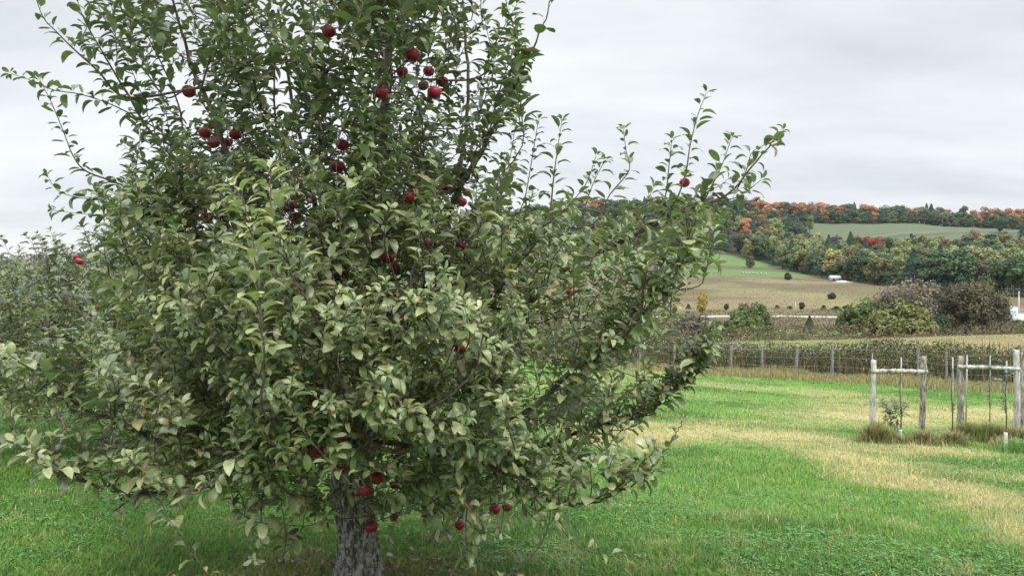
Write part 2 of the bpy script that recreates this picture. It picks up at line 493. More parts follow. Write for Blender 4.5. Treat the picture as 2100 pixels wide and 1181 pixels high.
GREEN_LINE = [(1380, 516), (1460, 518), (1560, 530), (1640, 553), (1700, 575)]
def forest_edge_Y(u):
    return np.interp(u, [1100, 1380, 1440, 1560, 1650, 1720, 1850, 2000, 2120, 2400], [640, 600, 575, 530, 470, 425, 385, 365, 350, 330])
def land_col(x, Y):
    u = 1050 + F * x / np.maximum(Y, 4.3)
    c = turf_col(x, Y)
    n = fbm(x * .08, Y * .08, 4); n2 = fbm(x * .02 + 7, Y * .02, 4); n3 = fbm(x * .5, Y * .5, 3)
    def lay(col, m):
        nonlocal c
        m = np.clip(m, 0, 1)[..., None]
        c = c + (np.asarray(col) - c) * m
    lay((.07, .075, .035), sstep(-2, 0, Y - np.interp(u, [960, 1300, 1640, 1890, 2100, 2400], [46, 45, 44.5, 41.5, 38.5, 36])))
    # field hump beyond the fence
    tan = np.stack([.31 + .10 * n3, .275 + .07 * n3, .135 + .03 * n3], -1)
    m = sstep(46, 52, Y)
    mm = m[..., None]; c = c + (tan - c) * mm
    lay((.23, .30, .085), m * sstep(.42, .62, n) * .7)
    lay((.22, .36, .09), sstep(70, 82, Y) * (1 - sstep(1500, 1650, u)) * .8)
    lay((.30, .24, .13), sstep(62, 66, Y) * (1 - sstep(68, 74, Y)) * (1 - sstep(1350, 1500, u)) * .7)
    # brush valley
    lay((.13, .115, .06), sstep(97, 103, Y) * .95)
    lay((.20, .36, .09), sstep(118, 124, Y + 6 * n) * (1 - sstep(140, 146, Y + 6 * n)) * .9)
    lay((.21, .17, .10), sstep(150, 165, Y))
    # dry meadow
    lay((.225, .18, .105), sstep(190, 215, Y))
    lay((.17, .15, .085), sstep(190, 215, Y) * sstep(.42, .6, fbm(x * .045 + 13, Y * .05, 5)) * .75)
    lay((.21, .215, .10), sstep(190, 215, Y) * sstep(.5, .64, fbm(x * .05 + 70, Y * .03, 5)) * .7)
    lay((.24, .24, .10), sstep(190, 200, Y) * sstep(.45, .65, n2) * .7 * (1 - sstep(330, 380, Y)))
    lay((.19, .13, .08), sstep(230, 250, Y) * sstep(.42, .62, fbm(x * .03, Y * .025, 4)) * .6)
    lay((.34, .29, .17), sstep(190, 200, Y) * sstep(.45, .62, fbm(x * .02 + 30, Y * .03, 4)) * .6)
    lay((.34, .33, .10), np.exp(-((u - 1740) / 45) ** 2 - ((Y - 268) / 14) ** 2) * .8)
    # green terrace above the meadow
    eY = forest_edge_Y(u)
    gt = sstep(432, 440, Y + 8 * n) * (1 - sstep(1640, 1690, u + 30 * n))
    lay((.17, .26, .095), gt * (1 - sstep(590, 600, Y)))
    lay((.15, .15, .085), gt * sstep(476, 480, Y) * (1 - sstep(500, 504, Y)) * .85)
    # forest floor
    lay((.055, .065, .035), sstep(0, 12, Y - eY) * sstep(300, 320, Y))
    # upper field with rows
    up = sstep(655, 675, Y) * (1 - sstep(885, 900, Y)) * sstep(1610, 1660, u) * (1 - sstep(2040, 2300, u))
    rows = .5 + .5 * np.sin(Y * .42 + x * .05)
    lay((.15, .18, .11), up)
    lay((.18, .23, .12), up * rows * .7)
    lay((.10, .12, .08), up * np.exp(-((Y - 800 - (u - 1850) * .15) / 10) ** 2) * .8 * sstep(1740, 1790, u))
    lay((.24, .24, .16), up * np.exp(-((Y - 812 - (u - 1850) * .15) / 5) ** 2) * .8 * sstep(1740, 1790, u))
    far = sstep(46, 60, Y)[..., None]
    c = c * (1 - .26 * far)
    # far orchard country beyond the row of apple trees
    lay((.10, .14, .05), sstep(45, 60, Y) * (1 - sstep(700, 950, u)))
    return c

def build_ground():
    uu = np.concatenate([np.linspace(-7000, -700, 22)[:-1], np.linspace(-700, 0, 40)[:-1], np.linspace(0, 2250, 520), np.linspace(2250, 2900, 30)[1:], np.linspace(2900, 9000, 20)[1:]])
    yy = np.concatenate([np.linspace(-40, 3.4, 30), np.exp(np.linspace(math.log(3.6), math.log(1250), 720)), np.exp(np.linspace(math.log(1300), math.log(6000), 16))])
    U, Y = np.meshgrid(uu, yy)
    X = (U - 1050) / F * np.maximum(Y, 4.3)
    Z = ground(X, Y)
    V = np.stack([X, Y, Z], -1)
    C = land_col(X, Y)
    nr, nc = X.shape
    i = np.arange(nr - 1)[:, None] * nc; k = np.arange(nc - 1)[None]
    q = np.stack([i + k, i + k + 1, i + nc + k + 1, i + nc + k], -1).reshape(-1, 4)
    mb = MB(); mb.add(V.reshape(-1, 3), q, None, C.reshape(-1, 3))
    m, n, l, b = mat_new('meadow_ground')
    at_ = n.new('ShaderNodeVertexColor'); at_.layer_name = 'col'
    tc = n.new('ShaderNodeTexCoord')
    f1 = ntex(n, l, 11, 8, .75, tc.outputs['Object'])
    f2 = ntex(n, l, .9, 8, .7, tc.outputs['Object'])
    c = mixrgb(n, l, 1.0, at_.outputs[0], ramp(n, l, f1, [(.32, (.5, .5, .5)), (.66, (1.3, 1.3, 1.3))]), 'MULTIPLY')
    c = mixrgb(n, l, 1.0, c, ramp(n, l, f2, [(.3, (.74, .74, .74)), (.7, (1.22, 1.22, 1.22))]), 'MULTIPLY')
    l.new(c, b.inputs['Base Color']); b.inputs['Roughness'].default_value = .95
    b.inputs['Specular IOR Level'].default_value = .1
    bump(n, l, b, f1, .8, .05)
    o = mb.build('ground', m); tag(o, kind='structure')
build_ground()

def grass_blades():
    N = 540000
    # density falls with distance, as far as single blades can be told apart
    t = rng.random(N)
    a, b_ = 3.6 ** -.7, 42 ** -.7
    Y = (a + (b_ - a) * t) ** (-1 / .7)
    U = rng.uniform(-350, 2800, N)
    X = (U - 1050) / F * Y
    Y = Y + rng.normal(0, .05, N)
    d = dryness(X, Y)
    keep = rng.random(N) > sstep(.5, 1, d) * .15
    X, Y, d = X[keep], Y[keep], d[keep]; N = len(X)
    Z = ground(X, Y)
    clump = fbm(X * 2.3 + 4, Y * 2.3, 3); tall = fbm(X * .5 + 80, Y * .5, 3)
    h = rng.uniform(.02, .046, N) * (.5 + .9 * clump) * (1 + .5 * sstep(.5, .7, tall))
    h = np.where(rng.random(N) < .04, h * 1.6, h)
    h *= 1 + .02 * Y
    w = rng.uniform(.0026, .0052, N) * np.maximum(1, Y / 5.5) ** .9
    an = rng.uniform(0, 2 * np.pi, N); lean = rng.uniform(.2, 1.5, N) * h
    ax = np.stack([np.cos(an), np.sin(an), np.zeros(N)], 1)
    sd = np.stack([-np.sin(an), np.cos(an), np.zeros(N)], 1)
    base = np.stack([X, Y, Z - .004], 1)
    up = np.array([0, 0, 1.0])
    p0 = base - sd * w[:, None] * .5; p1 = base + sd * w[:, None] * .5
    mid = base + up * (h * .62)[:, None] + ax * (lean * .3)[:, None]
    p2 = mid - sd * w[:, None] * .45; p3 = mid + sd * w[:, None] * .45
    tip = base + up * (h * .92)[:, None] + ax * lean[:, None]
    V = np.stack([p0, p1, p3, p2, tip], 1).reshape(-1, 3)
    i = np.arange(N)[:, None] * 5
    q = i + np.array([[0, 1, 2, 3]]); tt = i + np.array([[3, 2, 4]])
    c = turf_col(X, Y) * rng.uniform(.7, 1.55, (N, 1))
    strw = rng.random(N) < (.03 + .5 * d)
    c = np.where(strw[:, None], np.array([.46, .44, .22]) * rng.uniform(.7, 1.2, (N, 1)), c)
    yel = (rng.random(N) < .2)[:, None]
    c = np.where(yel, c * np.array([1.5, 1.2, 1.0]), c)
    C = np.repeat(c, 5, 0)
    mb = MB(); mb.add(V, q, tt, C)
    o = mb.build('grass', m_attr('grass_blade', .55, .35, None, trans=.3), None)
    tag(o, 'short mown grass with dry hay coloured tracks under the apple tree', 'grass', kind='stuff')
grass_blades()

def clover():
    N = 26000
    t = rng.random(N); a, b_ = 3.6 ** -.5, 14 ** -.5
    Y = (a + (b_ - a) * t) ** -2.0
    U = rng.uniform(-100, 2200, N)
    X = (U - 1050) / F * Y
    m = (fbm(X * 1.1 + 30, Y * 1.1, 3) > .5) & (dryness(X, Y) < .35)
    X, Y = X[m], Y[m]; N = len(X)
    Z = ground(X, Y) + rng.uniform(.012, .04, N)
    r = rng.uniform(.006, .013, N)
    mb = MB()
    for k in range(3):
        an = rng.uniform(0, 2 * np.pi, N) if k == 0 else an + 2.09
        d = np.stack([np.cos(an), np.sin(an), rng.uniform(-.3, .35, N)], 1); s = np.stack([-np.sin(an), np.cos(an), rng.uniform(-.2, .2, N)], 1)
        c0 = np.stack([X, Y, Z], 1)
        P = np.stack([c0, c0 + (d * .9 + s * .62) * r[:, None], c0 + d * 1.7 * r[:, None], c0 + (d * .9 - s * .62) * r[:, None]], 1).reshape(-1, 3)
        q = np.arange(N)[:, None] * 4 + np.array([[0, 1, 2, 3]])
        c = np.repeat(np.array([.10, .25, .06]) * rng.uniform(.7, 1.5, (N, 1)), 4, 0)
        mb.add(P, q, None, c)
    o = mb.build('clover_leaves', m_attr('clover', .5, .4, None, trans=.25))
    tag(o, 'low clover and weeds growing among the grass', 'clover', kind='stuff')
clover()

# ------------------------------------------------------------------ leaves
def leaf_template(curl, fold, wmax=.262, nst=7):
    t = np.array([0, .13, .33, .56, .77, .92, 1.0]) if nst == 7 else np.array([0, .3, .75, 1.0])
    w = wmax * (np.array([.08, .66, .97, 1.0, .84, .46, .04]) if nst == 7 else np.array([.08, 1.0, .86, .08]))
    # arch downwards along a circular arc
    ang = curl * t
    xs = np.cumsum(np.r_[0, np.cos((ang[1:] + ang[:-1]) / 2) * np.diff(t)])
    zs = -np.cumsum(np.r_[0, np.sin((ang[1:] + ang[:-1]) / 2) * np.diff(t)])
    V = []; UV = []
    for i in range(nst):
        for k in (-1, 0, 1):
            V.append([xs[i], k * w[i] * math.cos(fold), zs[i] + abs(k) * w[i] * math.sin(fold) + (.015 * math.sin(i * 2.6 + k) if k else 0)])
            UV.append([t[i], k])
    V = np.array(V); UV = np.array(UV)
    q = []
    for i in range(nst - 1):
        for k in range(2):
            a = i * 3 + k
            q.append([a, a + 3, a + 4, a + 1])
    # stalk
    n = len(V)
    V = np.vstack([V, [[-.30, -.012, -.05], [-.30, .012, -.05], [.02, .012, .0], [.02, -.012, .0]]])
    UV = np.vstack([UV, [[0, 0]] * 4]); q.append([n, n + 3, n + 2, n + 1])
    V[:, 0] += .30
    return V, np.array(q), UV
TEMPL = [leaf_template(c, f) for c, f in ((.8, .35), (1.1, .5), (1.5, .55), (.4, .7), (1.9, .4), (1.0, -.35), (1.2, .85), (1.4, -.2))]
TEMPS = [leaf_template(c, f, .27, 4) for c, f in ((1.0, .35), (1.4, .45), (1.8, .5), (1.2, .2))]

def make_leaves(mb, O, D, Nn, L, C, templ):
    """O origin, D direction, Nn upper-face normal, L length, C colour"""
    n = len(O); k = rng.integers(0, len(templ), n)
    D = norm(D); Sd = norm(np.cross(Nn, D)); Nn = np.cross(D, Sd)
    ws = rng.uniform(.82, 1.18, n)
    for j, (V, q, UV) in enumerate(templ):
        i = np.where(k == j)[0]
        if not len(i): continue
        P = O[i, None] + L[i, None, None] * (V[None, :, 0:1] * D[i, None] + (V[None, :, 1:2] * ws[i, None, None]) * Sd[i, None] + V[None, :, 2:3] * Nn[i, None])
        Q = np.arange(len(i))[:, None, None] * len(V) + q[None]
        mb.add(P.reshape(-1, 3), Q.reshape(-1, 4), None, np.repeat(C[i], len(V), 0), np.tile(UV, (len(i), 1)))

def leaf_colours(n, bright=None, z=None):
    a = np.array([.040, .070, .020]); b_ = np.array([.22, .26, .095]); t = rng.random((n, 1))
    c = a + (b_ - a) * t ** 1.7
    c = c * rng.uniform(.8, 1.2, (n, 1))
    if z is not None:      # lower leaves get a paler colour, painting in the sky's sheen on them
        sheen = (np.interp(z, [.9, 1.5, 2.2], [.8, .62, .0]) * (rng.random(n) < .66) * rng.uniform(.3, 1, n))[:, None]
        if bright is not None: sheen = np.maximum(sheen, np.maximum(0, -bright)[:, None] * rng.uniform(.75, 1, (n, 1)))
        c = c * (1 - sheen) + np.array([.38, .40, .205]) * rng.uniform(.75, 1.25, (n, 1)) * sheen
        c = c * np.interp(z, [1.7, 2.4], [1.12, .78])[:, None]  # backlit shade of the upper crown put into the leaf colour
    if bright is not None:
        bb = np.maximum(0, np.asarray(bright)).reshape(-1, 1)
        c = c * (1 - bb) + np.array([.15, .22, .08]) * bb
    r = rng.random(n)
    c[r < .04] = np.array([.30, .27, .10]) * rng.uniform(.7, 1.2, ((r < .04).sum(), 1))
    c[r < .008] = np.array([.24, .17, .09])
    return c

def shoot_leaves(P, spacing, size, size_tip, store, start=0.0, up=.6, young=0.0):
    """leaves in a spiral along a polyline P"""
    L = np.r_[0, np.cumsum(np.linalg.norm(np.diff(P, axis=0), axis=1))]
    tot = L[-1]
    s = np.arange(start * tot + .01, tot, spacing)
    if len(s) == 0: return
    s = s + rng.uniform(-.3, .3, len(s)) * spacing
    O = np.stack([np.interp(s, L, P[:, k]) for k in range(3)], 1)
    T = norm(np.gradient(P, axis=0)); T = norm(np.stack([np.interp(s, L, T[:, k]) for k in range(3)], 1))
    n = len(s)
    ph = rng.uniform(0, 6.28) + np.arange(n) * 2.399 + rng.normal(0, .3, n)
    ref = np.array([.31, .22, .9]); A = norm(np.cross(T, ref)); B = np.cross(T, A)
    rad = np.cos(ph)[:, None] * A + np.sin(ph)[:, None] * B
    f = s / tot
    tilt = rng.uniform(.25, .85, n) + f * .25
    D = norm(rad * 1.0 + T * tilt[:, None] * 1.1 + np.array([0, 0, .34]) + rng.normal(0, .2, (n, 3)))
    Nn = np.array([0, 0, 1.35]) * up + T * .35 + rng.normal(0, .25, (n, 3)) - rad * .15
    Ls = (size + (size_tip - size) * np.clip((f - .6) / .4, 0, 1)) * rng.uniform(.55, 1.22, n)
    # whorl at the tip
    m = 4
    O2 = np.tile(P[-1], (m, 1)); ph2 = rng.uniform(0, 6.28) + np.arange(m) * 1.7
    r2 = np.cos(ph2)[:, None] * A[-1] + np.sin(ph2)[:, None] * B[-1]
    D2 = norm(r2 * .8 + T[-1] * 1.1); N2 = T[-1] * .8 - r2 * .6 + np.array([0, 0, .5])
    store['O'].append(np.vstack([O, O2])); store['D'].append(np.vstack([D, D2])); store['N'].append(np.vstack([Nn, N2 + np.zeros((m, 3))]))
    store['L'].append(np.r_[Ls, np.full(m, size_tip * .8)])
    store['Y'].append(np.full(n + m, young) if young < 0 else np.r_[np.clip((f - .55) * 1.6, 0, 1) * young, np.full(m, min(1, young * 1.3))])  # negative young: whole shoot takes the painted sky sheen

def bez(a, c, b, n=8):
    t = np.linspace(0, 1, n)[:, None]
    return a * (1 - t) ** 2 + 2 * c * t * (1 - t) + b * t ** 2

class Skeleton:
    def __init__(s): s.P = np.zeros((0, 3)); s.r = np.zeros(0)
    def add(s, P, r):
        s.P = np.vstack([s.P, P]); s.r = np.r_[s.r, np.broadcast_to(r, (len(P),))]
    def near(s, p, inward):
        d = s.P - p
        dist = np.linalg.norm(d, axis=1)
        cost = dist + .6 * np.maximum(0, d[:, 2]) - .15 * (d @ inward) / (dist + .01)
        k = int(np.argmin(cost)); return k

def grow(tips, dirs, lens, sk, mb, store, axis_xy, spacing, size, young, limb_r=.012):
    """a leafy shoot to every tip, each joined to the nearest wood"""
    order = np.argsort(np.hypot(tips[:, 0] - axis_xy[0], tips[:, 1] - axis_xy[1]))
    for i in order:
        a = tips[i]; d = dirs[i]; L = lens[i]
        b = a - d * L
        inw = norm(np.array([axis_xy[0] - b[0], axis_xy[1] - b[1], -.25]))
        k = sk.near(b, inw); p = sk.P[k]
        gap = np.linalg.norm(b - p)
        if p[2] - b[2] > .12 and a[2] < 1.3 and gap > .15: continue
        ctrl = b - d * gap * .45 + rng.normal(0, .03, 3)
        n1 = max(4, int(gap / .06))
        J = bez(p, ctrl, b, n1)
        kink = np.cumsum(rng.normal(0, .004, (8, 3)), 0)
        Sh = b + (a - b) * np.linspace(0, 1, 8)[:, None] + kink + norm(np.cross(d, rng.normal(0, 1, 3))) * (np.sin(np.linspace(0, 3.14, 8)) * L * .06)[:, None]
        r0 = min(sk.r[k] * .8, .0035 + gap * .007)
        Pth = np.vstack([J, Sh[1:]])
        rr = np.interp(np.linspace(0, 1, len(Pth)), [0, .5, 1], [max(r0, .0026), .0026, .0011])
        tube(mb, Pth, rr, 5, cap=False)
        sk.add(Pth[2:-2], rr[2:-2])
        shoot_leaves(Sh, spacing, size * np.interp(a[2], [1.5, 2.1], [1, 1.24]), size * .68, store, 0.0, .75, young * rng.random() ** 5)
        if gap > .12:
            shoot_leaves(J, spacing * 1.5, size * .95, size * .8, store, .15, .9, 0)

def finish_leaves(store, parent, templ, apples=(), dz=0.0):
    O = np.vstack(store['O']); D = np.vstack(store['D']); Nn = np.vstack(store['N']); L = np.concatenate(store['L']); Yg = np.concatenate(store['Y'])
    keep = np.ones(len(O), bool)
    if len(apples):
        cen = O + norm(D) * L[:, None] * .75
        for A, r, hide in apples:
            hide = hide * .3
            w = A - EYE; dist = np.linalg.norm(w); w = w / dist
            rel = cen - EYE; along = rel @ w
            perp = np.linalg.norm(rel - along[:, None] * w, axis=1) / along * dist
            k = (along < dist + r) & (perp < r * .95 + .024) & (rng.random(len(O)) > hide)
            keep &= ~k
            keep &= ~(np.linalg.norm(cen - A, axis=1) < r * 1.02)
    O, D, Nn, L, Yg = O[keep], D[keep], Nn[keep], L[keep], Yg[keep]
    mb = MB()
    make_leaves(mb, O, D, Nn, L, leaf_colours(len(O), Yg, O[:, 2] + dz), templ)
    print('leaves', len(O))
    return mb.build('leaves', M_LEAF, parent)

# ------------------------------------------------------------------ apples
def apple_mesh():
    mb = MB(); nr, ns = 15, 24
    V = []; C = []
    for i in range(nr):
        t = i / (nr - 1) * math.pi
        for k in range(ns):
            p = 2 * math.pi * k / ns
            r = math.sin(t) * (1.0 + .10 * math.cos(t)) * (1 + .015 * math.cos(5 * p) * (1 - math.cos(t)) / 2)
            z = math.cos(t) * .88
            if t < .75: z -= .34 * (1 - t / .75) ** 1.6
            if t > math.pi - .55: z += .24 * (1 - (math.pi - t) / .55) ** 1.5 + .02 * math.cos(5 * p)
            V.append([r * math.cos(p), r * math.sin(p), z])
    i = np.arange(nr - 1)[:, None] * ns; k = np.arange(ns)[None]
    q = np.stack([i + k, i + ns + k, i + ns + (k + 1) % ns, i + (k + 1) % ns], -1).reshape(-1, 4)
    mb.add(np.array(V), q)
    me = mb.mesh('apple'); me.materials.append(M_APPLE); return me
def m_apple():
    m, n, l, b = mat_new('apple_skin')
    tc = n.new('ShaderNodeTexCoord')
    mp = n.new('ShaderNodeMapping'); mp.inputs['Scale'].default_value = (5, 5, .7); l.new(tc.outputs['Object'], mp.inputs[0])
    f = ntex(n, l, 2.2, 5, .6, mp.outputs[0])
    c = ramp(n, l, f, [(.25, (.16, .006, .02)), (.5, (.34, .014, .04)), (.75, (.48, .05, .06))])
    oi = n.new('ShaderNodeObjectInfo')
    c = mixrgb(n, l, math_(n, l, 'MULTIPLY', oi.outputs['Random'], .45), c, (.20, .008, .03))
    v = n.new('ShaderNodeTexVoronoi'); v.inputs['Scale'].default_value = 9; l.new(tc.outputs['Object'], v.inputs['Vector'])
    dot = math_(n, l, 'LESS_THAN', v.outputs['Distance'], .07)
    c = mixrgb(n, l, math_(n, l, 'MULTIPLY', dot, .5), c, (.5, .25, .18))
    fb = ntex(n, l, 1.1, 2, .5, tc.outputs['Object'])
    c = mixrgb(n, l, ramp(n, l, fb, [(.6, (0, 0, 0)), (.74, (.6, .6, .6))]), c, (.36, .30, .08))
    l.new(c, b.inputs['Base Color']); b.inputs['Roughness'].default_value = .38
    b.inputs['Specular IOR Level'].default_value = .45
    return m
M_APPLE = m_apple()
APPLE_ME = apple_mesh()
_sm = MB(); tube(_sm, catmull([[0, 0, .5], [.03, .02, .9], [.12, .05, 1.35]], 4), [.05, .045, .045, .045, .045, .045, .045, .045, .07], 6)
STEM_ME = _sm.mesh('stem'); STEM_ME.materials.append(M_TWIG)
APPLES = [  # px, py, diameter in px, share of leaves kept in front, what singles it out
 (674, 65, 31, .2, 'topmost red apple of the tree, alone near the top of an upright shoot'),
 (792, 110, 25, .6, 'dark apple mostly behind leaves above the high cluster'),
 (847, 113, 32, .35, 'apple crossed by a pale leaf, uppermost of the high cluster'),
 (825, 148, 26, .5, 'half hidden apple under the leaf crossed one in the high cluster'),
 (879, 147, 25, .15, 'small clear red apple just above the tight high trio'),
 (907, 168, 27, .25, 'outermost apple of the tight high trio, towards the open sky'),
 (891, 190, 31, .05, 'lowest and biggest apple of the tight high trio'),
 (868, 176, 24, .4, 'dim innermost apple of the tight high trio'),
 (782, 190, 32, .35, 'lone apple below the high cluster, half covered by a leaf'),
 (387, 188, 30, .02, 'bright red apple with a highlight, alone on the side away from the hills'),
 (420, 272, 28, .2, 'upper apple of the dark foursome under the bright lone apple'),
 (439, 293, 28, .1, 'lowest and clearest apple of the dark foursome'),
 (482, 277, 26, .5, 'shaded apple at the inner end of the dark foursome'),
 (466, 292, 24, .5, 'apple behind a light leaf in the dark foursome'),
 (702, 297, 30, .1, 'upper apple of the vertical pair in the middle of the crown'),
 (693, 342, 30, .02, 'lower round apple of the vertical pair in the middle of the crown'),
 (921, 387, 30, .1, 'largest apple of the trio on the thick slanting limb'),
 (946, 414, 25, .25, 'lowest apple of the trio on the thick slanting limb'),
 (958, 395, 20, .5, 'smallest apple of the trio on the thick slanting limb'),
 (838, 405, 28, .4, 'apple cut across by a leaf between trunk and slanting limb'),
 (592, 424, 28, .03, 'clear red apple beside the pale front shoot'),
 (638, 408, 24, .3, 'dusky apple just inward of the one by the pale front shoot'),
 (608, 447, 26, .4, 'shaded apple beneath the one by the pale front shoot'),
 (1404, 375, 23, .02, 'single apple on the outer shoots, against the sky over the hill'),
 (424, 447, 28, .35, 'dim apple deep in the shadow behind the pale front shoot tip'),
 (455, 460, 23, .5, 'dim small apple touching the shadowed one behind the pale shoot'),
 (771, 487, 20, .3, 'small apple above the clear pair in the crown centre'),
 (795, 529, 29, .05, 'clear red apple in the crown centre'),
 (815, 553, 29, .3, 'apple overlapped from above by the clear one in the crown centre'),
 (704, 563, 21, .1, 'small apple half way between trunk and front shoot'),
 (875, 500, 26, .45, 'apple peeping out under a tuft of hanging leaves'),
 (665, 512, 18, .5, 'tiny dim apple glimpsed over the small mid crown one'),
 (943, 715, 24, .05, 'single bright apple low on the hill side of the crown'),
 (1170, 598, 20, .4, 'dark apple half hidden among the outer branches'),
 (697, 963, 29, .05, 'glossy red apple hanging right in front of the trunk top'),
 (773, 980, 31, .35, 'shaded upper apple of the bunch beside the trunk'),
 (748, 1004, 33, .08, 'lowest dull red apple of the bunch beside the trunk'),
 (810, 993, 24, .3, 'outer apple of the bunch beside the trunk'),
 (650, 925, 30, .5, 'shaded apple behind leaves just above the bare reddish branch'),
 (1015, 1043, 26, .15, 'larger apple of the pair hanging low over the grass'),
 (1040, 1039, 23, .2, 'smaller apple of the pair hanging low over the grass'),
 (943, 1076, 23, .3, 'lowest hanging apple, dangling over the grass beyond the trunk'),
 (808, 1060, 20, .5, 'small apple in the leaves against the middle of the trunk'),
 (762, 1080, 29, .5, 'apple almost hidden by leaves against the lower trunk'),
 (654, 787, 17, .4, 'tiny red apple glimpsed in the leaves over the bare branch'),
 (945, 505, 24, .5, 'brownish apple in shade below the slanting limb trio'),
]
APPLES2 = [
 (283, 505, 21, .1, 'red apple on the second tree of the row, highest there'),
 (163, 536, 18, .1, 'lower apple of the pair at the skyline of the second tree'),
 (156, 527, 13, .2, 'upper apple of the pair at the skyline of the second tree'),
 (205, 629, 11, .2, 'tiny red apple low in the leaves of the second tree'),
 (340, 522, 13, .3, 'tiny apple on the second tree close to the first tree'),
]
def place_apples(lst, ydef=None, rad=.036):
    res = []
    for px, py, d, hide, lab in lst:
        Y = 2 * rad * F / d
        if ydef: Y = min(max(Y, ydef[0]), ydef[1])
        P = at(px, py, Y); r = d / 2 / F * Y
        res.append((P, r, hide, lab))
    return res
A1 = place_apples(APPLES, (3.0, 4.6)); A2 = place_apples(APPLES2, (5.6, 7.0))
first = None
for P, r, hide, lab in A1 + A2:
    if first is None:
        o = link('apple', APPLE_ME); st = link('stem', STEM_ME, o); first = o
    else:
        o = copy_tree(first)
    o.location = P; r *= .94; o.scale = (r, r, r)
    o.rotation_euler = (random.uniform(-.35, .35), random.uniform(-.35, .35), random.uniform(0, 6))
    tag(o, lab, 'apple', 'red apples hanging in the apple trees')

# ------------------------------------------------------------------ the big apple tree
def limb(pts, r0, r1, sk, mb, sides=8, n=6, wob=.1):
    """pts: (px, py, depth)"""
    P = catmull([at(*p) for p in pts], n)
    P[1:-1] += rng.normal(0, .003, (len(P) - 2, 3))
    r = r1 + (r0 * .62 - r1) * (1 - np.linspace(0, 1, len(P))) ** 1.5
    tube(mb, P, r, sides, wob=wob)
    sk.add(P, r)
    return P

def trunk_mesh(mb, P, r, sides=72, n=26, ridge=.16, flare=.8):
    P = catmull(P, n); m = len(P)
    rr = np.interp(np.linspace(0, 1, m), np.linspace(0, 1, len(r)), r)
    T = norm(np.gradient(P, axis=0)); A = norm(np.cross(T, [0, 1, 0])); B = np.cross(T, A)
    V = []
    for i in range(m):
        h = P[i][2] - P[0][2]
        for k in range(sides):
            a = 2 * math.pi * k / sides
            q = Vector((math.cos(a) * 2.2, math.sin(a) * 2.2, h * 2.4))
            ridged = 1 - abs(mnoise.noise(q * 3.2 + Vector((3, 1, 7)))) * 2
            lump = mnoise.noise(Vector((math.cos(a) * .8, math.sin(a) * .8, h * 2.0)))
            fine = mnoise.noise(q * 9.0)
            fl = 1 + flare * math.exp(-h / .13) * (1 + .35 * math.cos(4 * a + 1))
            rad = rr[i] * fl * (1 + ridge * (ridged - .55) * .6 + .16 * lump + .045 * fine)
            V.append(P[i] + rad * (math.cos(a) * A[i] + math.sin(a) * B[i]))
    i = np.arange(m - 1)[:, None] * sides; k = np.arange(sides)[None]
    q = np.stack([i + k, i + (k + 1) % sides, i + sides + (k + 1) % sides, i + sides + k], -1).reshape(-1, 4)
    mb.add(np.array(V), q)
    return P, rr

def poly_extent(poly, y):
    xs = []
    for (x0, y0), (x1, y1) in zip(poly, poly[1:] + poly[:1]):
        if (y0 <= y) != (y1 <= y): xs.append(x0 + (y - y0) / (y1 - y0) * (x1 - x0))
    return (min(xs), max(xs)) if xs else (0, 0)
def in_poly(poly, x, y):
    c = False
    for (x0, y0), (x1, y1) in zip(poly, poly[1:] + poly[:1]):
        if (y0 > y) != (y1 > y) and x < (x1 - x0) * (y - y0) / (y1 - y0) + x0: c = not c
    return c

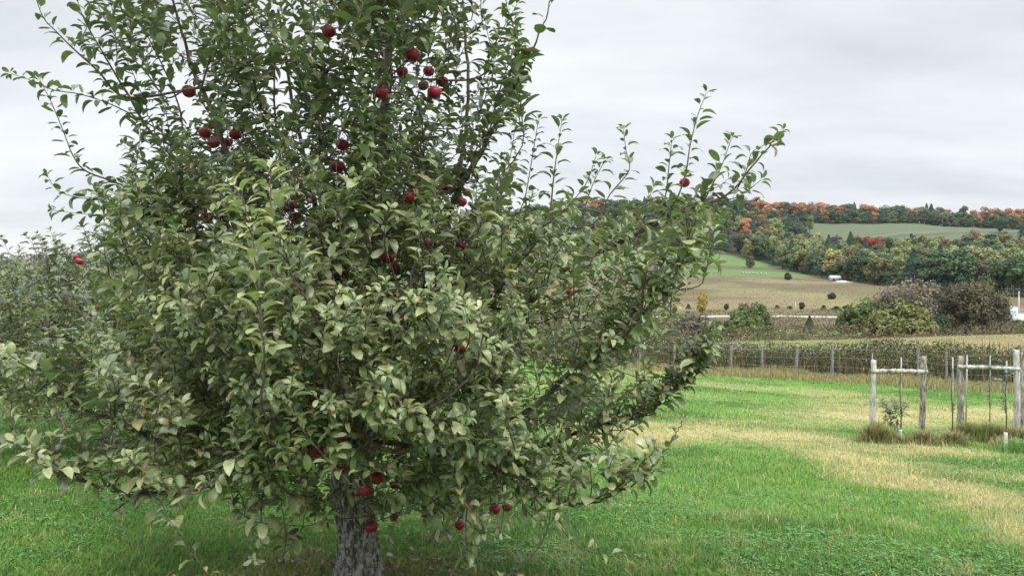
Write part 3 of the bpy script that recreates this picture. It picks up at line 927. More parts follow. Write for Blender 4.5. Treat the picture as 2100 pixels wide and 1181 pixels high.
def big_tree():
    root = empty('apple_tree', (TRUNK_XY[0], TRUNK_XY[1], 0))
    tag(root, 'large gnarled apple tree full of leaves and red apples, closest in the grass', 'tree', 'apple trees of the orchard')
    bx, by = TRUNK_XY
    off = np.array([bx, by, 0.0])
    sk = Skeleton(); mb = MB(); tb = MB(); store = {k: [] for k in 'ODNLY'}
    g = float(ground(bx, by))
    base = np.array([bx, by, g - .12])
    tp = [base, np.array([bx, by, g + .05]), at(731, 1085, 4.24), at(722, 985, 4.22), at(735, 905, 4.2), at(748, 800, 4.2)]
    P, rr = trunk_mesh(tb, tp, [.115, .108, .099, .103, .095, .072])
    sk.add(P[len(P) // 2:], rr[len(P) // 2:])
    L = lambda *a, **k: limb(*a, sk=sk, mb=mb, **k)
    # leader and main limbs
    L([(748, 800, 4.2), (762, 650, 4.22), (775, 450, 4.25), (786, 280, 4.3), (800, 90, 4.3), (806, -140, 4.3)], .07, .018, sides=12)
    L([(735, 905, 4.2), (800, 760, 4.0), (870, 600, 3.85), (905, 470, 3.8), (945, 385, 3.8), (985, 315, 3.82), (1035, 220, 3.85), (1075, 135, 3.85), (1110, 60, 3.85), (1132, -5, 3.85)], .045, .003, sides=10)
    L([(742, 860, 4.2), (640, 700, 3.95), (560, 520, 3.8), (500, 400, 3.75), (440, 240, 3.75), (400, 155, 3.75), (368, 50, 3.75), (340, -40, 3.75)], .045, .005, sides=9)
    L([(735, 900, 4.2), (600, 770, 4.3), (430, 590, 4.3), (330, 460, 4.2), (300, 400, 4.1)], .042, .007, sides=9)
    L([(745, 830, 4.2), (700, 600, 4.6), (640, 400, 4.8), (600, 200, 4.8), (570, 20, 4.7)], .045, .008)
    L([(745, 830, 4.2), (850, 640, 4.6), (930, 420, 4.9), (960, 200, 4.9), (950, 10, 4.8)], .045, .008)
    L([(735, 905, 4.2), (860, 820, 4.2), (1010, 690, 4.2), (1150, 560, 4.1), (1270, 500, 4.0), (1380, 440, 3.95), (1490, 400, 3.9), (1560, 320, 3.9), (1603, 270, 3.9)], .034, .003, sides=9)
    L([(735, 905, 4.2), (900, 880, 3.6), (1072, 845, 3.3), (1133, 798, 3.25), (1179, 756, 3.2), (1254, 710, 3.15), (1319, 645, 3.1), (1347, 603, 3.1), (1384, 565, 3.05), (1412, 505, 3.0), (1431, 435, 3.0)], .024, .003, sides=9)
    L([(735, 905, 4.2), (900, 915, 3.8), (1113, 913, 3.6), (1161, 897, 3.55), (1226, 871, 3.5), (1322, 850, 3.45), (1389, 794, 3.4), (1417, 766, 3.35), (1450, 719, 3.3), (1456, 672, 3.3)], .020, .003, sides=8)
    L([(735, 905, 4.2), (880, 920, 3.6), (1042, 971, 3.3), (1129, 1029, 3.2), (1193, 1032, 3.15), (1245, 1019, 3.1), (1300, 990, 3.1), (1348, 945, 3.1), (1384, 893, 3.1), (1400, 862, 3.1)], .015, .002, sides=7)
    L([(1129, 1029, 3.2), (1155, 1084, 3.15), (1193, 1122, 3.1), (1264, 1139, 3.1), (1300, 1136, 3.1)], .005, .0015, sides=6)
    L([(735, 905, 4.2), (640, 880, 3.6), (500, 925, 3.2), (354, 912, 3.0), (244, 867, 2.9), (163, 830, 2.85), (110, 781, 2.8), (72, 757, 2.8)], .028, .003, sides=8)
    L([(735, 905, 4.2), (640, 915, 3.5), (450, 990, 3.1), (293, 1014, 2.9), (244, 1005, 2.85), (163, 985, 2.8), (102, 961, 2.75), (49, 924, 2.7), (20, 918, 2.7)], .022, .002, sides=8)
    L([(497, 924, 2.75), (468, 952, 2.72), (424, 997, 2.7), (391, 1014, 2.7), (334, 989, 2.7)], .004, .002, sides=6)
    L([(735, 890, 4.1), (640, 850, 3.3), (545, 850, 2.75), (540, 750, 2.65), (535, 650, 2.6), (525, 560, 2.6), (515, 480, 2.6), (500, 420, 2.6), (482, 385, 2.6)], .011, .002, sides=8)
    L([(735, 890, 4.1), (700, 780, 3.2), (650, 660, 2.9), (605, 575, 2.8), (575, 500, 2.75), (560, 430, 2.72), (550, 352, 2.72)], .010, .002, sides=7)
    L([(735, 905, 4.2), (560, 880, 4.6), (380, 800, 5.0), (220, 700, 5.2), (130, 600, 5.2)], .04, .006)
    L([(735, 905, 4.2), (850, 850, 4.9), (1000, 740, 5.3), (1120, 620, 5.4)], .04, .006)
    L([(900, 620, 4.0), (1038, 633, 3.8), (1083, 633, 3.75), (1131, 626, 3.7), (1200, 590, 3.65)], .012, .004)
    L([(735, 890, 4.1), (790, 760, 3.3), (830, 640, 3.0), (850, 540, 2.95), (862, 470, 2.95)], .012, .002)
    L([(735, 890, 4.1), (850, 850, 3.1), (960, 780, 2.9), (990, 690, 2.85), (985, 640, 2.85)], .012, .002)
    L([(735, 905, 4.2), (720, 860, 3.3), (700, 790, 2.9), (690, 700, 2.8)], .012, .002)
    # outer shoots whose outline stands against the sky, photo pixels with depth
    SH = [
     [(260, 200, 4.0), (200, 145, 4.0), (150, 100, 4.0), (115, 65, 4.0), (88, 35, 4.0), (68, -20, 4.0)],
     [(330, 290, 3.9), (260, 190, 3.9), (235, 150, 3.9), (200, 90, 3.9), (170, 35, 3.9), (150, -30, 3.9)],
     [(340, 200, 3.8), (300, 150, 3.8), (250, 95, 3.8), (215, 40, 3.8), (186, -20, 3.8)],
     [(370, 230, 3.9), (340, 150, 3.9), (300, 70, 3.9), (260, 5, 3.9), (250, -30, 3.9)],
     [(300, 140, 4.1), (320, 60, 4.1), (310, -20, 4.1)],
     [(410, 200, 3.9), (430, 120, 3.9), (450, 50, 3.9), (462, -30, 3.9)],
     [(455, 200, 3.8), (480, 120, 3.8), (500, 60, 3.8), (512, -20, 3.8)],
     [(560, 300, 3.7), (562, 200, 3.7), (564, 110, 3.7), (568, 48, 3.7)],
     [(530, 200, 4.1), (545, 140, 4.1), (520, 90, 4.1)],
     [(620, 180, 4.2), (618, 140, 4.2), (616, 95, 4.2)],
     [(330, 270, 4.2), (240, 220, 4.2), (170, 195, 4.2), (110, 185, 4.2), (70, 168, 4.2), (24, 152, 4.2)],
     [(300, 400, 4.3), (230, 372, 4.3), (175, 350, 4.3), (150, 320, 4.3), (130, 270, 4.3), (105, 210, 4.3), (82, 165, 4.3)],
     [(260, 420, 4.4), (200, 410, 4.4), (160, 405, 4.4), (120, 392, 4.4), (98, 363, 4.4)],
     [(270, 440, 4.6), (190, 440, 4.6), (112, 432, 4.6)],
     [(640, 240, 3.8), (650, 140, 3.8), (640, 60, 3.8), (636, -10, 3.8)],
     [(690, 230, 3.7), (700, 120, 3.7), (745, 30, 3.7), (742, -30, 3.7)],
     [(800, 180, 3.8), (830, 90, 3.8), (870, 0, 3.8), (880, -40, 3.8)],
     [(1000, 290, 3.9), (1020, 200, 4.0), (1050, 110, 4.0), (1060, 60, 4.0)],
     [(980, 160, 4.4), (1020, 80, 4.4), (1060, 10, 4.4)],
     [(1130, 470, 4.0), (1132, 400, 4.0), (1140, 330, 4.0), (1152, 250, 4.0)],
     [(1060, 470, 4.1), (1078, 400, 4.1), (1092, 320, 4.1), (1104, 248, 4.1)],
     [(1020, 420, 4.3), (1040, 350, 4.3), (1052, 290, 4.3), (1060, 225, 4.3)],
     [(1020, 600, 3.8), (1090, 510, 3.75), (1150, 440, 3.7), (1200, 380, 3.7), (1222, 322, 3.7)],
     [(1215, 460, 3.9), (1250, 400, 3.9), (1290, 350, 3.9), (1284, 310, 3.9), (1279, 268, 3.9)],
     [(1170, 500, 4.2), (1195, 440, 4.2), (1215, 380, 4.2), (1240, 330, 4.2)],
     [(1330, 460, 3.95), (1380, 420, 3.9), (1405, 360, 3.9), (1415, 300, 3.9), (1430, 240, 3.9), (1448, 192, 3.9)],
     [(1430, 430, 4.0), (1455, 390, 4.0), (1480, 340, 4.0), (1500, 285, 4.0)],
     [(1350, 450, 4.1), (1365, 400, 4.1), (1372, 340, 4.1), (1378, 288, 4.1)],
     [(1510, 390, 3.9), (1530, 350, 3.9), (1545, 310, 3.9), (1590, 290, 3.9)],
     [(1490, 410, 3.8), (1520, 400, 3.8), (1560, 370, 3.8)],
     [(1300, 480, 3.8), (1320, 430, 3.8), (1340, 385, 3.8)],
     [(1384, 565, 3.05), (1400, 540, 3.0), (1440, 530, 3.0), (1462, 535, 3.0)],
     [(1431, 720, 3.3), (1436, 745, 3.3), (1410, 735, 3.3)],
     [(228, 860, 2.85), (225, 810, 2.85), (204, 755, 2.85)],
     [(240, 640, 4.6), (212, 580, 4.6), (190, 520, 4.6), (172, 470, 4.6)],
     [(960, 1000, 3.4), (955, 1080, 3.35), (962, 1150, 3.3)],
     [(1020, 980, 3.3), (1035, 1020, 3.3), (1028, 1085, 3.3)],
     [(540, 1010, 3.3), (535, 1075, 3.2), (522, 1140, 3.2)],
     [(300, 1000, 3.0), (330, 1030, 2.95), (345, 1060, 2.95)],
     [(880, 990, 3.4), (890, 1030, 3.4), (915, 1090, 3.4)],
     [(800, 960, 3.6), (830, 1020, 3.5), (800, 1090, 3.5)],
     [(1200, 1000, 3.5), (1175, 960, 3.5), (1190, 930, 3.5)],
    ]
    for pts in SH:
        W3 = [at(*p) for p in pts]
        b = W3[0]; inw = norm(np.array([bx - b[0], by - b[1], -.3]))
        k = sk.near(b, inw); p = sk.P[k]
        if np.linalg.norm(p - b) > .03: W3 = [p] + W3
        P = catmull(W3, 5); r = np.linspace(min(sk.r[k] * .7, .0075), .0014, len(P))
        tube(mb, P, r, 6, cap=False); sk.add(P[:-2], r[:-2])
        i0 = 5 if len(W3) > len(pts) else 0
        near_ = P[-1][1] < 3.2
        shoot_leaves(P[i0:], .026 if near_ else .020, .088 if near_ else .076, .055, store, 0, .8, .35 if not near_ else .2)
    # leaves along the outer half of the front limbs
    for pts, sz in (
      ([(163, 830, 2.85), (110, 781, 2.8), (72, 757, 2.8)], .095), ([(354, 912, 3.0), (244, 867, 2.9), (163, 830, 2.85)], .085),
      ([(163, 985, 2.8), (102, 961, 2.75), (49, 924, 2.7), (20, 918, 2.7)], .09), ([(450, 990, 3.1), (293, 1014, 2.9), (163, 985, 2.8)], .08),
      ([(497, 924, 2.75), (468, 952, 2.72), (424, 997, 2.7), (391, 1014, 2.7), (334, 989, 2.7)], .085),
      ([(540, 750, 2.65), (535, 650, 2.6), (525, 560, 2.6), (515, 480, 2.6), (500, 420, 2.6), (482, 385, 2.6)], .088),
      ([(605, 575, 2.8), (575, 500, 2.75), (560, 430, 2.72), (550, 352, 2.72)], .09),
      ([(1384, 565, 3.05), (1412, 505, 3.0), (1431, 435, 3.0)], .09), ([(1254, 710, 3.15), (1319, 645, 3.1), (1384, 565, 3.05)], .085),
      ([(1133, 798, 3.25), (1179, 756, 3.2), (1254, 710, 3.15)], .08),
      ([(1389, 794, 3.4), (1417, 766, 3.35), (1450, 719, 3.3), (1456, 672, 3.3)], .08), ([(1226, 871, 3.5), (1322, 850, 3.45), (1389, 794, 3.4)], .078),
      ([(1245, 1019, 3.1), (1300, 990, 3.1), (1348, 945, 3.1), (1384, 893, 3.1), (1400, 862, 3.1)], .08),
      ([(1155, 1084, 3.15), (1193, 1122, 3.1), (1264, 1139, 3.1), (1300, 1136, 3.1)], .07),
      ([(1035, 220, 3.85), (1075, 135, 3.85), (1110, 60, 3.85), (1132, -5, 3.85)], .105),
      ([(1490, 400, 3.9), (1560, 320, 3.9), (1603, 270, 3.9)], .075),
      ([(862, 560, 2.95), (862, 470, 2.95)], .08), ([(990, 690, 2.85), (985, 640, 2.85)], .085)):
        sp = .03 if sz > .1 else .018
        sz *= .86
        if pts[0][1] > 850 and pts[0][0] > 1100: sp = .04; sz *= .85
        if pts[0][1] == 220: sp = .05; sz *= 1.1
        pale = pts[0][2] < 3.2 and pts[0][1] < 800  # near front shoots: sky sheen painted as paler leaf colour
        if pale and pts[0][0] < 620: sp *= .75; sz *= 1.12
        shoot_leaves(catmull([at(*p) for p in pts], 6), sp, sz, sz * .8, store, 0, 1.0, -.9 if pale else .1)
    # fill of the crown
    poly = [(215, -170), (200, 40), (260, 150), (285, 260), (235, 340), (180, 410), (225, 470), (180, 560), (190, 620), (180, 690), (170, 780),
            (210, 845), (280, 895), (370, 955), (420, 1010), (540, 1050), (640, 1020), (700, 965), (780, 990), (900, 1060), (990, 1080),
            (1060, 1010), (1150, 985), (1200, 930), (1290, 900), (1370, 850), (1380, 790), (1320, 730), (1390, 620), (1440, 520), (1500, 420),
            (1440, 400), (1350, 420), (1230, 450), (1180, 420), (1130, 360), (1070, 370), (1010, 300), (1050, 200), (1060, 60), (1050, -170)]
    tips = []; dirs = []; lens = []
    n_t = 0
    while n_t < 1500:
        px = rng.uniform(60, 1500); py = rng.uniform(-165, 1090)
        if not in_poly(poly, px, py): continue
        keep = 1.0
        if px > 1080: keep = .5 if py < 560 else (.34 if py < 850 else .32)
        elif px > 950 and py < 400: keep = .4
        if py < 260: keep *= .42
        if px < 430 and py < 300: keep *= .55
        if 470 < px < 625 and py < 190: keep *= .4
        if py > 960: keep *= .5
        if 650 < px < 860 and py > 930: keep *= .35
        if rng.random() > keep: continue
        a, b = poly_extent(poly, py)
        cx = 700.; w = max(cx - a, b - cx)
        q = (px - cx) / (w + 60)
        hd = max(.12, math.sqrt(max(0, 1 - q * q)) * (w / F * 4.1) * .85)
        hd = min(hd, 1.45 if py > 500 else (1.1 if py > 300 else .8))
        t = rng.uniform(-1, 1); t = math.copysign(abs(t) ** .6, t)
        Y = 4.1 + hd * t * (1.0 if t < 0 else .8)
        # keep the near shoots off the parts the photo shows dark and deep
        if Y < 3.1 and py < 560 and not (430 < px < 640): Y += .9
        P = at(px, py, Y)
        out = np.array([P[0] - bx, P[1] - by, 0]); out = out / (np.linalg.norm(out) + .3)
        upw = np.interp(P[2], [.2, .7, 1.3, 2.2], [-.1, .3, .75, 1.0])
        d = norm(out * np.interp(P[2], [.3, 1.2, 2.5], [.9, .7, .5]) + np.array([0, 0, upw]) + rng.normal(0, .34, 3))
        tips.append(P); dirs.append(d); lens.append(rng.uniform(.18, .42)); n_t += 1
    for pts in ([(1072, 845, 3.3), (1179, 756, 3.2), (1254, 710, 3.15), (1347, 603, 3.1), (1412, 505, 3.0)],
                [(1113, 913, 3.6), (1226, 871, 3.5), (1322, 850, 3.45), (1389, 794, 3.4), (1450, 719, 3.3)],
                [(1042, 971, 3.3), (1129, 1029, 3.2), (1245, 1019, 3.1), (1340, 950, 3.1)],
                [(1150, 560, 4.1), (1270, 500, 4.0), (1380, 440, 3.95), (1480, 400, 3.9)],
                [(500, 925, 3.2), (354, 912, 3.0), (244, 867, 2.9), (163, 830, 2.85), (90, 765, 2.8)],
                [(450, 990, 3.1), (293, 1014, 2.9), (163, 985, 2.8), (60, 925, 2.72)],
                [(905, 470, 3.8), (945, 385, 3.8), (1035, 220, 3.85), (1075, 135, 3.85)]):
        Q = catmull([at(*p) for p in pts], 12)
        for j in range(4, len(Q) - 1, 4 if pts[0][0] in (1072, 1113, 1042) else (8 if pts[0][0] == 1150 else 7)):
            d = norm(np.gradient(Q, axis=0)[j] * 0 + norm(Q[min(j + 2, len(Q) - 1)] - Q[j - 2]) * .5 + np.array([0, 0, .8]) + rng.normal(0, .45, 3))
            l_ = rng.uniform(.09, .26); tips.append(Q[j] + d * l_); dirs.append(d); lens.append(l_ - .012)
    grow(np.array(tips), np.array(dirs), np.array(lens), sk, mb, store, (bx, by), .0132, .063, .7)
    # fruit stalks: a twig from the wood to each apple
    for P, r, hide, lab in A1:
        top = P + np.array([0, 0, r * 1.25])
        k = sk.near(top, norm(np.array([bx - P[0], by - P[1], .6]))); p = sk.P[k]
        J = bez(p, (p + top) / 2 + np.array([0, 0, .04]), top, 8)
        tube(mb, J, np.linspace(min(.004, sk.r[k]), .0016, 8), 5, cap=False)
        st = {k: [] for k in 'ODNLY'}
        if np.linalg.norm(J[0] - J[-1]) > .03:
            shoot_leaves(J, .02, .07, .065, st, .3, 1.0, 0)
            for kk in st: store[kk] += st[kk]
    tb.build('trunk', M_TRUNK, root).location = -off
    mb.build('branches', M_TWIG, root).location = -off
    sb = MB()
    P = catmull([at(722, 884, 3.72), at(745, 893, 3.68), at(766, 912, 3.64), at(790, 921, 3.62), at(822, 926, 3.62), at(850, 915, 3.6)], 6)
    tube(sb, P, np.linspace(.020, .009, len(P)) * (1 + .12 * np.sin(np.arange(len(P)) * 1.7)), 10, wob=.1)
    P2 = catmull([at(722, 884, 3.72), at(700, 897, 3.75), at(680, 896, 3.8)], 5)
    tube(sb, P2, np.linspace(.014, .008, len(P2)), 8, wob=.1)
    o = sb.build('bare_branch', M_SAWN, root); o.location = -off; o['label'] = 'bare reddish brown branch crossing the trunk top'
    ap = [(P, r, h) for P, r, h, _ in A1] + [(at(735, 1085, 4.2), .11, .35), (at(728, 1010, 4.2), .085, .5), (at(725, 884, 3.72), .05, .2), (at(748, 895, 3.68), .05, .2), (at(772, 914, 3.64), .05, .2), (at(800, 923, 3.62), .05, .2), (at(830, 926, 3.62), .05, .2)]
    lo = finish_leaves(store, root, TEMPL, ap); lo.location = -off
big_tree()

# ------------------------------------------------------------------ further apple trees
def small_apple_tree(cx, Y, rad, zlo, zhi, seed, nshoot=330, templ=TEMPS, apples=(), name='apple_tree'):
    global rng
    old = rng; rng = np.random.default_rng(seed)
    g = float(ground(cx, Y))
    root = empty(name, (cx, Y, g))
    sk = Skeleton(); mb = MB(); store = {k: [] for k in 'ODNLY'}
    off = np.array([cx, Y, g])
    tb = MB()
    P, rr = trunk_mesh(tb, [off + [0, 0, -.1], off + [.02, 0, .3], off + [-.03, .02, .8]], [.11, .10, .085], 28, 8, .16, .4)
    sk.add(P[10:], rr[10:])
    for k in range(9):
        a = k * 2.4 + rng.random(); e_ = rng.uniform(.4, .95)
        top = off + np.array([math.cos(a) * rad * e_, math.sin(a) * rad * e_, zlo + (zhi - zlo) * rng.uniform(.45, .9) * (1.3 - e_ * .6)])
        mid = (P[-1] + top) / 2 + np.array([0, 0, -.12]) + rng.normal(0, .06, 3)
        B = bez(P[-1], mid, top, 14); r = np.linspace(.045, .008, 14)
        tube(mb, B, r, 7, wob=.1); sk.add(B, r)
    tips = []; dirs = []; lens = []
    while len(tips) < nshoot:
        v = rng.normal(0, 1, 3); v = v / np.linalg.norm(v) * rng.uniform(.2, 1) ** .4
        z = zlo + (zhi - zlo) * (v[2] * .5 + .5)
        wdt = rad * np.interp((z - zlo) / (zhi - zlo), [0, .3, 1], [.8, 1.05, .75])
        p = off + np.array([v[0] * wdt, v[1] * wdt, z])
        out = np.array([v[0], v[1], 0])
        d = norm(out * .5 + np.array([0, 0, np.interp(z, [.3, 1.0, 2], [-.1, .6, 1.1])]) + rng.normal(0, .25, 3))
        if z > zlo + (zhi - zlo) * .75: p = p + d * rng.uniform(0, .35)
        tips.append(p); dirs.append(d); lens.append(rng.uniform(.2, .5))
    for pts in ([(1072, 845, 3.3), (1179, 756, 3.2), (1254, 710, 3.15), (1347, 603, 3.1), (1412, 505, 3.0)],
                [(1113, 913, 3.6), (1226, 871, 3.5), (1322, 850, 3.45), (1389, 794, 3.4), (1450, 719, 3.3)],
                [(1042, 971, 3.3), (1129, 1029, 3.2), (1245, 1019, 3.1), (1340, 950, 3.1)],
                [(1150, 560, 4.1), (1270, 500, 4.0), (1380, 440, 3.95), (1480, 400, 3.9)],
                [(500, 925, 3.2), (354, 912, 3.0), (244, 867, 2.9), (163, 830, 2.85), (90, 765, 2.8)],
                [(450, 990, 3.1), (293, 1014, 2.9), (163, 985, 2.8), (60, 925, 2.72)],
                [(905, 470, 3.8), (945, 385, 3.8), (1035, 220, 3.85), (1075, 135, 3.85)]):
        Q = catmull([at(*p) for p in pts], 12)
        for j in range(4, len(Q) - 1, 4 if pts[0][0] in (1072, 1113, 1042) else (8 if pts[0][0] == 1150 else 7)):
            d = norm(np.gradient(Q, axis=0)[j] * 0 + norm(Q[min(j + 2, len(Q) - 1)] - Q[j - 2]) * .5 + np.array([0, 0, .8]) + rng.normal(0, .45, 3))
            l_ = rng.uniform(.09, .26); tips.append(Q[j] + d * l_); dirs.append(d); lens.append(l_ - .012)
    grow(np.array(tips), np.array(dirs), np.array(lens), sk, mb, store, (cx, Y), .024, .078, .6)
    tb.build('trunk', M_TRUNK, root).location = -off
    mb.build('branches', M_TWIG, root).location = -off
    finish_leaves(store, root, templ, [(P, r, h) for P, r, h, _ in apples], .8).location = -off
    rng = old
    return root
t2 = small_apple_tree((225 - 1050) / F * 7.6, 7.6, 1.6, .5, 1.9, 11, 560, TEMPS, A2)
tag(t2, 'second apple tree of the row, right behind the largest one', 'tree', 'apple trees of the orchard')
t3 = small_apple_tree((-20 - 1050) / F * 11.2, 11.2, 2.0, .42, 1.72, 12, 560, TEMPS)
tag(t3, 'third apple tree of the row, with shoots rising over the skyline', 'tree', 'apple trees of the orchard')
for (px, Y, s, rz, lab) in (
    (60, 15.5, .95, 1.0, 'low apple tree behind the third one of the row'),
    (-120, 14.6, .95, 2.3, 'fourth apple tree at the far end of the row over the lawn'),
    (150, 18.5, .98, 4.0, 'apple tree seen over the second one, under the distant hill'),
    (255, 16.0, .9, 5.1, 'apple tree hidden mostly by the second one'),
    (330, 21, 1.0, .4, 'rearmost apple tree glimpsed past the largest crown'),
    (20, 23, .98, 3.0, 'small distant apple tree just below the reddish distant hill')):
    c = copy_tree(t3); x = (px - 1050) / F * Y
    c.location = (x, Y, float(ground(x, Y))); c.scale = (s, s, s); c.rotation_euler = (0, 0, rz)
    c['label'] = lab

# ------------------------------------------------------------------ cedar braces by the lawn
def post_mesh(h, r, seed, lean=(0, 0), rough=.25, spike=False):
    mb = MB(); n, sd = 26, 14; V = []
    for i in range(n):
        t = i / (n - 1); z = -.15 + (h + .15) * t
        for k in range(sd):
            a = 2 * math.pi * k / sd
            q = Vector((math.cos(a) * 1.3 + seed, math.sin(a) * 1.3, z * 2.0))
            rr = r * (1.08 - .16 * t) * (1 + rough * mnoise.noise(q * 2.2) + rough * .5 * mnoise.noise(q * 6))
            zz = z + (mnoise.noise(Vector((math.cos(a) * 3 + seed, math.sin(a) * 3, 1))) * .05 if i == n - 1 else 0)
            V.append([rr * math.cos(a) + lean[0] * t + .012 * math.sin(t * 5 + seed), rr * math.sin(a) + lean[1] * t, zz])
    i = np.arange(n - 1)[:, None] * sd; k = np.arange(sd)[None]
    q = np.stack([i + k, i + (k + 1) % sd, i + sd + (k + 1) % sd, i + sd + k], -1).reshape(-1, 4)
    V.append([lean[0], lean[1], h + .004]); c = len(V) - 1; b = (n - 1) * sd
    tt = [[b + k, b + (k + 1) % sd, c] for k in range(sd)]
    mb.add(np.array(V), q, tt)
    if spike:
        tube(mb, [[lean[0] - r * .3, lean[1], h - .02], [lean[0] - r * .25, lean[1], h + .12]], [r * .3, .004], 5)
    if rough > .3:      # loose strips of bark
        for j in range(26):
            z = random.uniform(.1, h - .15); a = random.uniform(0, 6.28); L = random.uniform(.06, .22); w = random.uniform(.008, .02)
            c0 = np.array([math.cos(a), math.sin(a), 0]); s0 = np.array([-math.sin(a), math.cos(a), 0])
            o_ = c0 * r * 1.02 + np.array([lean[0] * z / h, lean[1] * z / h, z])
            e_ = o_ + c0 * random.uniform(.004, .022) + np.array([0, 0, L])
            mb.add([o_ - s0 * w, o_ + s0 * w, e_ + s0 * w * .5, e_ - s0 * w * .5], [[0, 1, 2, 3]])
    return mb

def brace(label, A, B, Y, top_a, top_b, rail_a, rail_b, matA, matB, matR, wa, wb, wr, sp_=False):
    """A, B: pixel columns of the two posts' feet with rows of tops and rail ends"""
    pa, pb = gp(A, Y[0]), gp(B, Y[1])
    root = empty('wooden_brace', pa)
    tag(root, label, 'post brace', 'cedar post braces')
    for (p, px, y, top, m, w, s) in ((pa, A, Y[0], top_a, matA, wa, sp_), (pb, B, Y[1], top_b, matB, wb, False)):
        h = at(px, top, y)[2] - p[2]
        post_mesh(h, w / 2 / F * y, px * .37, (0, 0), .42 if m is M_WOODD else .2, s).build('post', m, root).location = p - pa
    rb = MB(); a = at(*rail_a); b = at(*rail_b)
    P = catmull([a, (a + b) / 2 + np.array([0, 0, .01]), b], 10)
    tube(rb, P, (wr / 2 / F * Y[0]) * (1 + .09 * np.sin(np.arange(len(P)) * 1.9)), 12, wob=.18)
    for j in range(7):
        p = P[2 + 2 * j]; d = np.array([random.uniform(-.04, .04), -.01, random.uniform(.03, .06)])
        tube(rb, [p, p + d], [.010, .004], 5)
    rb.build('rail', matR, root).location = -pa
    return root
BY = 14.2
brace('pale bare post and shaggy post joined by a rail, beside the leafy staked sapling', 1792, 1895, (14.0, 13.9), 738, 731, (1786, 761, 13.97), (1902, 762, 13.86), M_WOODL, M_WOODD, M_WOODL, 11.5, 11.5, 8, True)
brace('two weathered posts joined by a high pale rail, farther from the leafy sapling', 1972, 2087, (15.4, 15.0), 730, 718, (1964, 752, 15.35), (2092, 757, 14.95), M_WOODD, M_WOODL, M_WOODL, 12.5, 12, 8)
p = gp(2099, 17.0); o = post_mesh(at(2099, 722, 17.0)[2] - p[2], .05, 3.3, (0, 0), .3).build('wooden_post', M_WOODD); o.location = p
tag(o, 'grey post standing alone close behind the second brace', 'post')

# staked saplings
def sapling(px, Y, top, label, leafy, guard, stake_px=0, guard_h=.2):
    p = gp(px, Y); root = empty('sapling', p); tag(root, label, 'sapling', 'young fruit trees on stakes')
    h = at(px, top, Y)[2] - p[2]
    mb = MB()
    P = catmull([[0, 0, -.03], [.012, 0, h * .3], [-.008, .01, h * .6], [.01, 0, h * .86]], 6)
    tube(mb, P, np.linspace(.011, .004, len(P)), 6)
    store = {k: [] for k in 'ODNLY'}
    for (dx, z0, dz, dy, n_) in leafy:
        B = catmull([[0, 0, z0], [dx * .5, dy * .5, z0 + dz * .35], [dx, dy, z0 + dz]], 5)
        tube(mb, B, np.linspace(.005, .002, len(B)), 5)
        shoot_leaves(B, np.linalg.norm(B[-1] - B[0]) / n_ / 1.9, .10, .08, store, .15, .8, .1)
    shoot_leaves(P, h / 26, .06, .05, store, .35, .8, .1)
    mb.build('trunk', M_TWIG, root)
    lb = MB(); O = np.vstack(store['O'])
    make_leaves(lb, O, np.vstack(store['D']), np.vstack(store['N']), np.concatenate(store['L']), leaf_colours(len(O), np.concatenate(store['Y'])), TEMPS)
    lb.build('leaves', M_LEAF, root)
    sb = MB(); tube(sb, [[.035, .03, -.1], [.02, .03, h]], .011, 8)
    sb.build('stake', M_STAKE, root)
    if guard:
        gb = MB(); gP = np.array([[0, 0, z] for z in np.linspace(.005, guard_h, 9)])
        tube(gb, gP, .028 * (1 + .05 * np.sin(np.arange(9) * 2.2)), 12); gb.build('trunk_guard', M_GUARD, root)
sapling(1849, 14.0, 733, 'leafy sapling with a low bushy side branch, staked in the middle of the first brace',
        [(-.36, .30, .42, -.05, 22), (-.25, .36, .30, .1, 18), (-.30, .22, .2, -.1, 14), (.10, .42, .22, .05, 14), (-.12, .5, .22, 0, 12), (-.2, .45, .26, -.1, 14)], True, guard_h=.22)
sapling(1955, 14.0, 733, 'thin nearly bare sapling with white trunk guard, staked between the two braces', [(.03, .5, .2, 0, 5)], True)
sapling(2066, 13.1, 740, 'tall slender sapling crossing the rail of the second brace, tallest white guard', [(-.08, .9, .25, .02, 10), (-.05, .6, .25, 0, 8), (.06, 1.1, .2, 0, 6)], True, guard_h=.30)
sapling(2032, 18.5, 729, 'sapling standing farther off, seen through the second brace', [(.05, .8, .3, 0, 8), (-.06, .5, .3, 0, 8)], False)
p = gp(1984, 19.0); mb = MB(); tube(mb, [[0, 0, -.1], [.01, 0, at(1984, 728, 19.0)[2] - p[2]]], .017, 8)
o = mb.build('stake', M_STAKE); o.name = 'garden_stake'; o.location = p; tag(o, 'bare pale stake just past the shaggy post of the second brace', 'stake')

